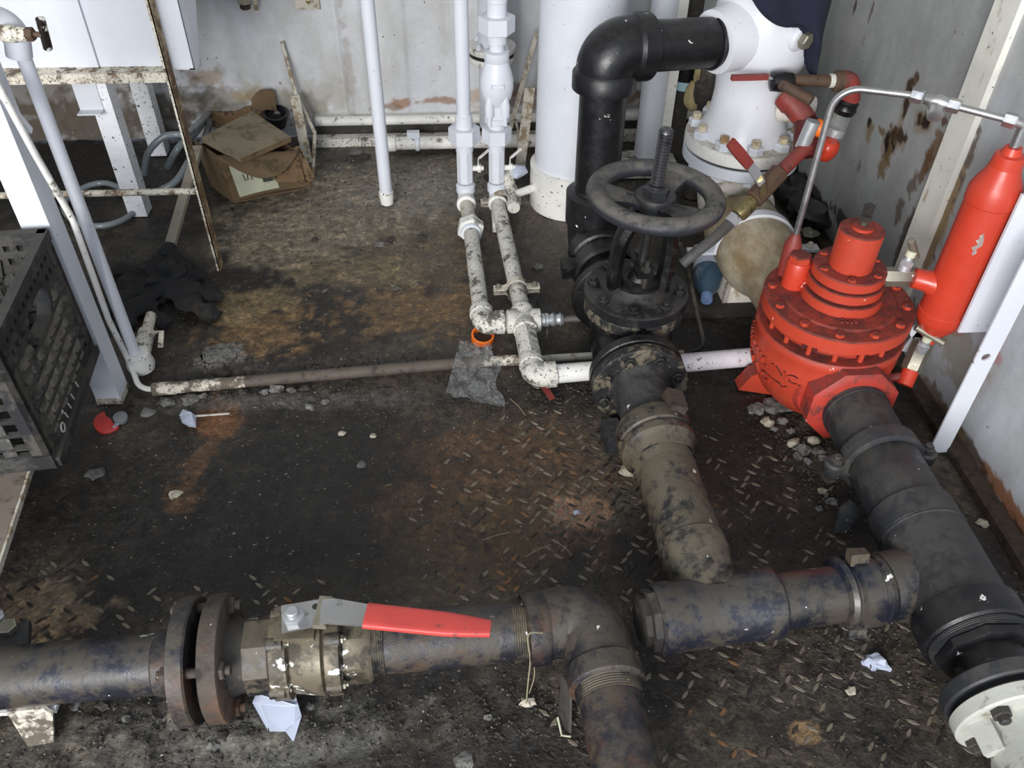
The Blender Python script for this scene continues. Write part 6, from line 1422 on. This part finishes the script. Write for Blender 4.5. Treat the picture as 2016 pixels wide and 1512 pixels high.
# steel edge piece under the elbow
t = T('steel_angle', 'bent dark steel angle with a pale edge beside the downward pipe', 'bracket', Z(1110, 1420, 0))
m = MB(); m.prism([Z(1098, 1415, .0), Z(1120, 1448, .0), Z(1122, 1350, .06), Z(1105, 1330, .06)], (.004, 0, 0)); t.add('angle_web', m, 'dark_iron'); m = MB(); m.sweep([Z(1098, 1412, .008), Z(1106, 1448, .003), Z(1124, 1450, .003)], .0018, 6); t.add('pale_edge', m, 'label')
m = MB(); m.sweep(smooth_path([Z(1068, 1246, .15), Z(1040, 1250, .155), Z(1044, 1300, .10), Z(1040, 1340, .05), Z(1036, 1385, .012)], 5), .0013, 6); m.sweep(smooth_path([Z(1050, 1290, .1), Z(1052, 1330, .05), Z(1042, 1365, .02)], 5), .001, 6); solo('frayed_string', 'frayed pale string hanging from the elbow joint', 'string', m, 'straw', Z(1038, 1385, 0))
m = MB(); m.blob(Z(1038, 1384, .008), (.012, .008, .007), 2, .3, 2); solo('string_knot', 'grey knot at the end of the frayed string', 'knot', m, 'clod_pale', Z(1038, 1388, 0))
for i, (a, b, lb) in enumerate([((948, 1064), (1004, 1048), 'straw left of the pale rusty patch'), ((1034, 1096), (1084, 1072), 'straw below the pale rusty patch'), ((1096, 1068), (1126, 1094), 'bent straw right of the other two'), ((930, 1392), (978, 1338), 'thin dark twig below the red lever'), ((1004, 785), (1034, 818), 'hair-thin straw near the plastic bag')]):
    A_, B_ = Z(*a, .003), Z(*b, .003); m = MB(); m.sweep(smooth_path([A_, A_.lerp(B_, .5)+V((.002, .002, .001)), B_], 4), .0009, 5); solo('straw', lb, 'straw', m, 'straw' if i != 3 else 'clod_dark', A_)
# clods and stones
ORD = ['leftmost', 'second from left', 'third from left', 'fourth from left', 'fifth from left', 'sixth from left', 'seventh from left', 'eighth from left', 'ninth from left', 'tenth from left', 'eleventh from left', 'twelfth from left', 'thirteenth from left', 'fourteenth from left', 'rightmost']
def clod(name, lb, cat, px, py, s_, mat, seed, grp=None, fl=.6, n=2, amp=.32):
    p = Z(px, py, 0); k = s_/2/(FPX/((p-V((0, 0, CAM_H))).dot(RW@V((0, 0, 1))))); zf = floor_z(p.x, p.y)
    m = MB(); m.blob((p.x, p.y, zf+k*fl*.22), (k, k*.85, k*fl), n, amp, seed); return solo(name, lb, cat, m, mat, (p.x, p.y, zf), grp)
clod('stone', 'round pale brown stone left of the muddy centre pipe', 'stone', 1237, 929, 34, 'clod_pale', 11, None, .8, 3, .14)
clod('dirt_clod', 'flat grey mud slab left of the red valve outlet', 'clod', 1530, 800, 55, 'clod', 12, None, .3, 3)
clod('dirt_clod', 'angular light grey clod furthest left below the red valve', 'clod', 1487, 806, 34, 'clod', 13, None, .8)
clod('dirt_clod', 'white crusted clump on the floor below the big tee', 'clod', 1724, 1302, 42, 'paper', 14, None, .6, 3, .5)
clod('mud_patch', 'grey flattened mud cake beside the tan floor patch', 'mud', 432, 700, 62, 'clod', 15, None, .12, 3)
clod('dirt_clod', 'brown clod just below the grey mud cake', 'clod', 436, 738, 34, 'clod_dark', 16, None, .6)
clod('dirt_clod', 'grey rounded clod resting against the floor conduit', 'clod', 545, 768, 32, 'clod', 17, None, .6)
clod('stone', 'small yellow-green stone in the dark floor centre', 'stone', 673, 852, 16, 'clod_pale', 18)
clod('stone', 'pale grey chip right of the yellow-green stone', 'stone', 734, 856, 14, 'clod_pale', 19)
clod('dirt_clod', 'grey leaf-shaped flake at the bottom centre of the floor', 'flake', 914, 1495, 44, 'clod', 20, None, .2)
clod('dirt_clod', 'grey elongated flake lying alone on the oily floor', 'flake', 712, 914, 20, 'clod', 21, None, .3)
clod('dirt_clod', 'tan pebble on the floor left of the white flanged valve', 'stone', 1676, 1358, 22, 'clod_pale', 22)
clod('dirt_clod', 'white shiny crumpled foil bit right of the straws', 'foil', 1135, 1008, 14, 'paper', 23)
clod('dirt_clod', 'light mud flake near the pale rust stripe on the floor', 'flake', 345, 972, 26, 'clod_pale', 24, None, .25)
clod('dirt_clod', 'tan clod by the right wall beside the big tee', 'clod', 1936, 1030, 24, 'clod_pale', 25)
clod('dirt_clod', 'bluish grey shard near the front of the crate', 'shard', 188, 932, 36, 'clod', 26, None, .25)
for i, (px, py, s_) in enumerate(sorted([(1512, 828, 26), (1540, 832, 22), (1562, 872, 30), (1580, 888, 34), (1600, 872, 24), (1612, 892, 26), (1570, 900, 20), (1620, 905, 18), (1525, 845, 16), (1590, 908, 20), (1555, 850, 18), (1640, 985, 22), (1620, 965, 18), (1612, 1000, 16)])):
    clod('dirt_clod', ORD[i]+' crusty grey clod in the heap below the red valve', 'clod', px, py, s_, 'clod' if i % 4 else 'clod_pale', 30+i, 'clods below the red valve', .7, 2, .4)
for i, (px, py, s_) in enumerate(sorted([(272, 790, 26), (290, 812, 28), (330, 792, 30), (352, 785, 26), (374, 788, 34), (400, 780, 20), (520, 772, 24), (575, 772, 20), (610, 800, 22), (600, 765, 20), (640, 790, 16), (480, 775, 18)])):
    clod('dirt_clod', ORD[i]+' grey crumbly clod along the near side of the floor conduit', 'clod', px, py, s_, 'clod' if i % 3 else 'clod_dark', 60+i, 'clods along the conduit', .55, 2, .4)
for i, (px, py, s_) in enumerate(sorted([(150, 1392, 22), (175, 1418, 24), (120, 1400, 16), (360, 1440, 18), (420, 1470, 26), (470, 1425, 20), (440, 1452, 22), (610, 1392, 18), (640, 1370, 16), (200, 1390, 26), (250, 1420, 18), (300, 1400, 20), (960, 1412, 16), (1080, 1390, 16), (720, 1400, 14)])):
    clod('dirt_clod', ORD[i]+' dark grey clod in front of the foreground pipe', 'clod', px, py, s_, ('clod_dark', 'clod', 'clod_dark')[i % 3], 90+i, 'clods in front of the pipe', .5, 2, .4)
for i, (px, py, s_) in enumerate(sorted([(700, 300, 22), (720, 308, 18), (690, 312, 16), (960, 348, 18), (830, 465, 20), (770, 470, 18), (750, 480, 22), (940, 430, 16), (780, 565, 14), (1060, 525, 22), (665, 330, 14), (620, 470, 14)])):
    clod('dirt_clod', ORD[i]+' small dirt lump on the paler floor toward the back', 'clod', px, py, s_, ('clod_dark', 'clod')[i % 2], 120+i, 'dirt lumps at the back', .5, 2, .4)
m = MB(); m.prism([Z(1640, 1050, .0), Z(1665, 1048, .01), Z(1700, 1012, .03), Z(1675, 985, .045), Z(1655, 1000, .04)], (0, .004, 0)); solo('steel_plate', 'small bent grey steel plate left of the big tee', 'plate', m, 'charcoal', Z(1660, 1045, 0))
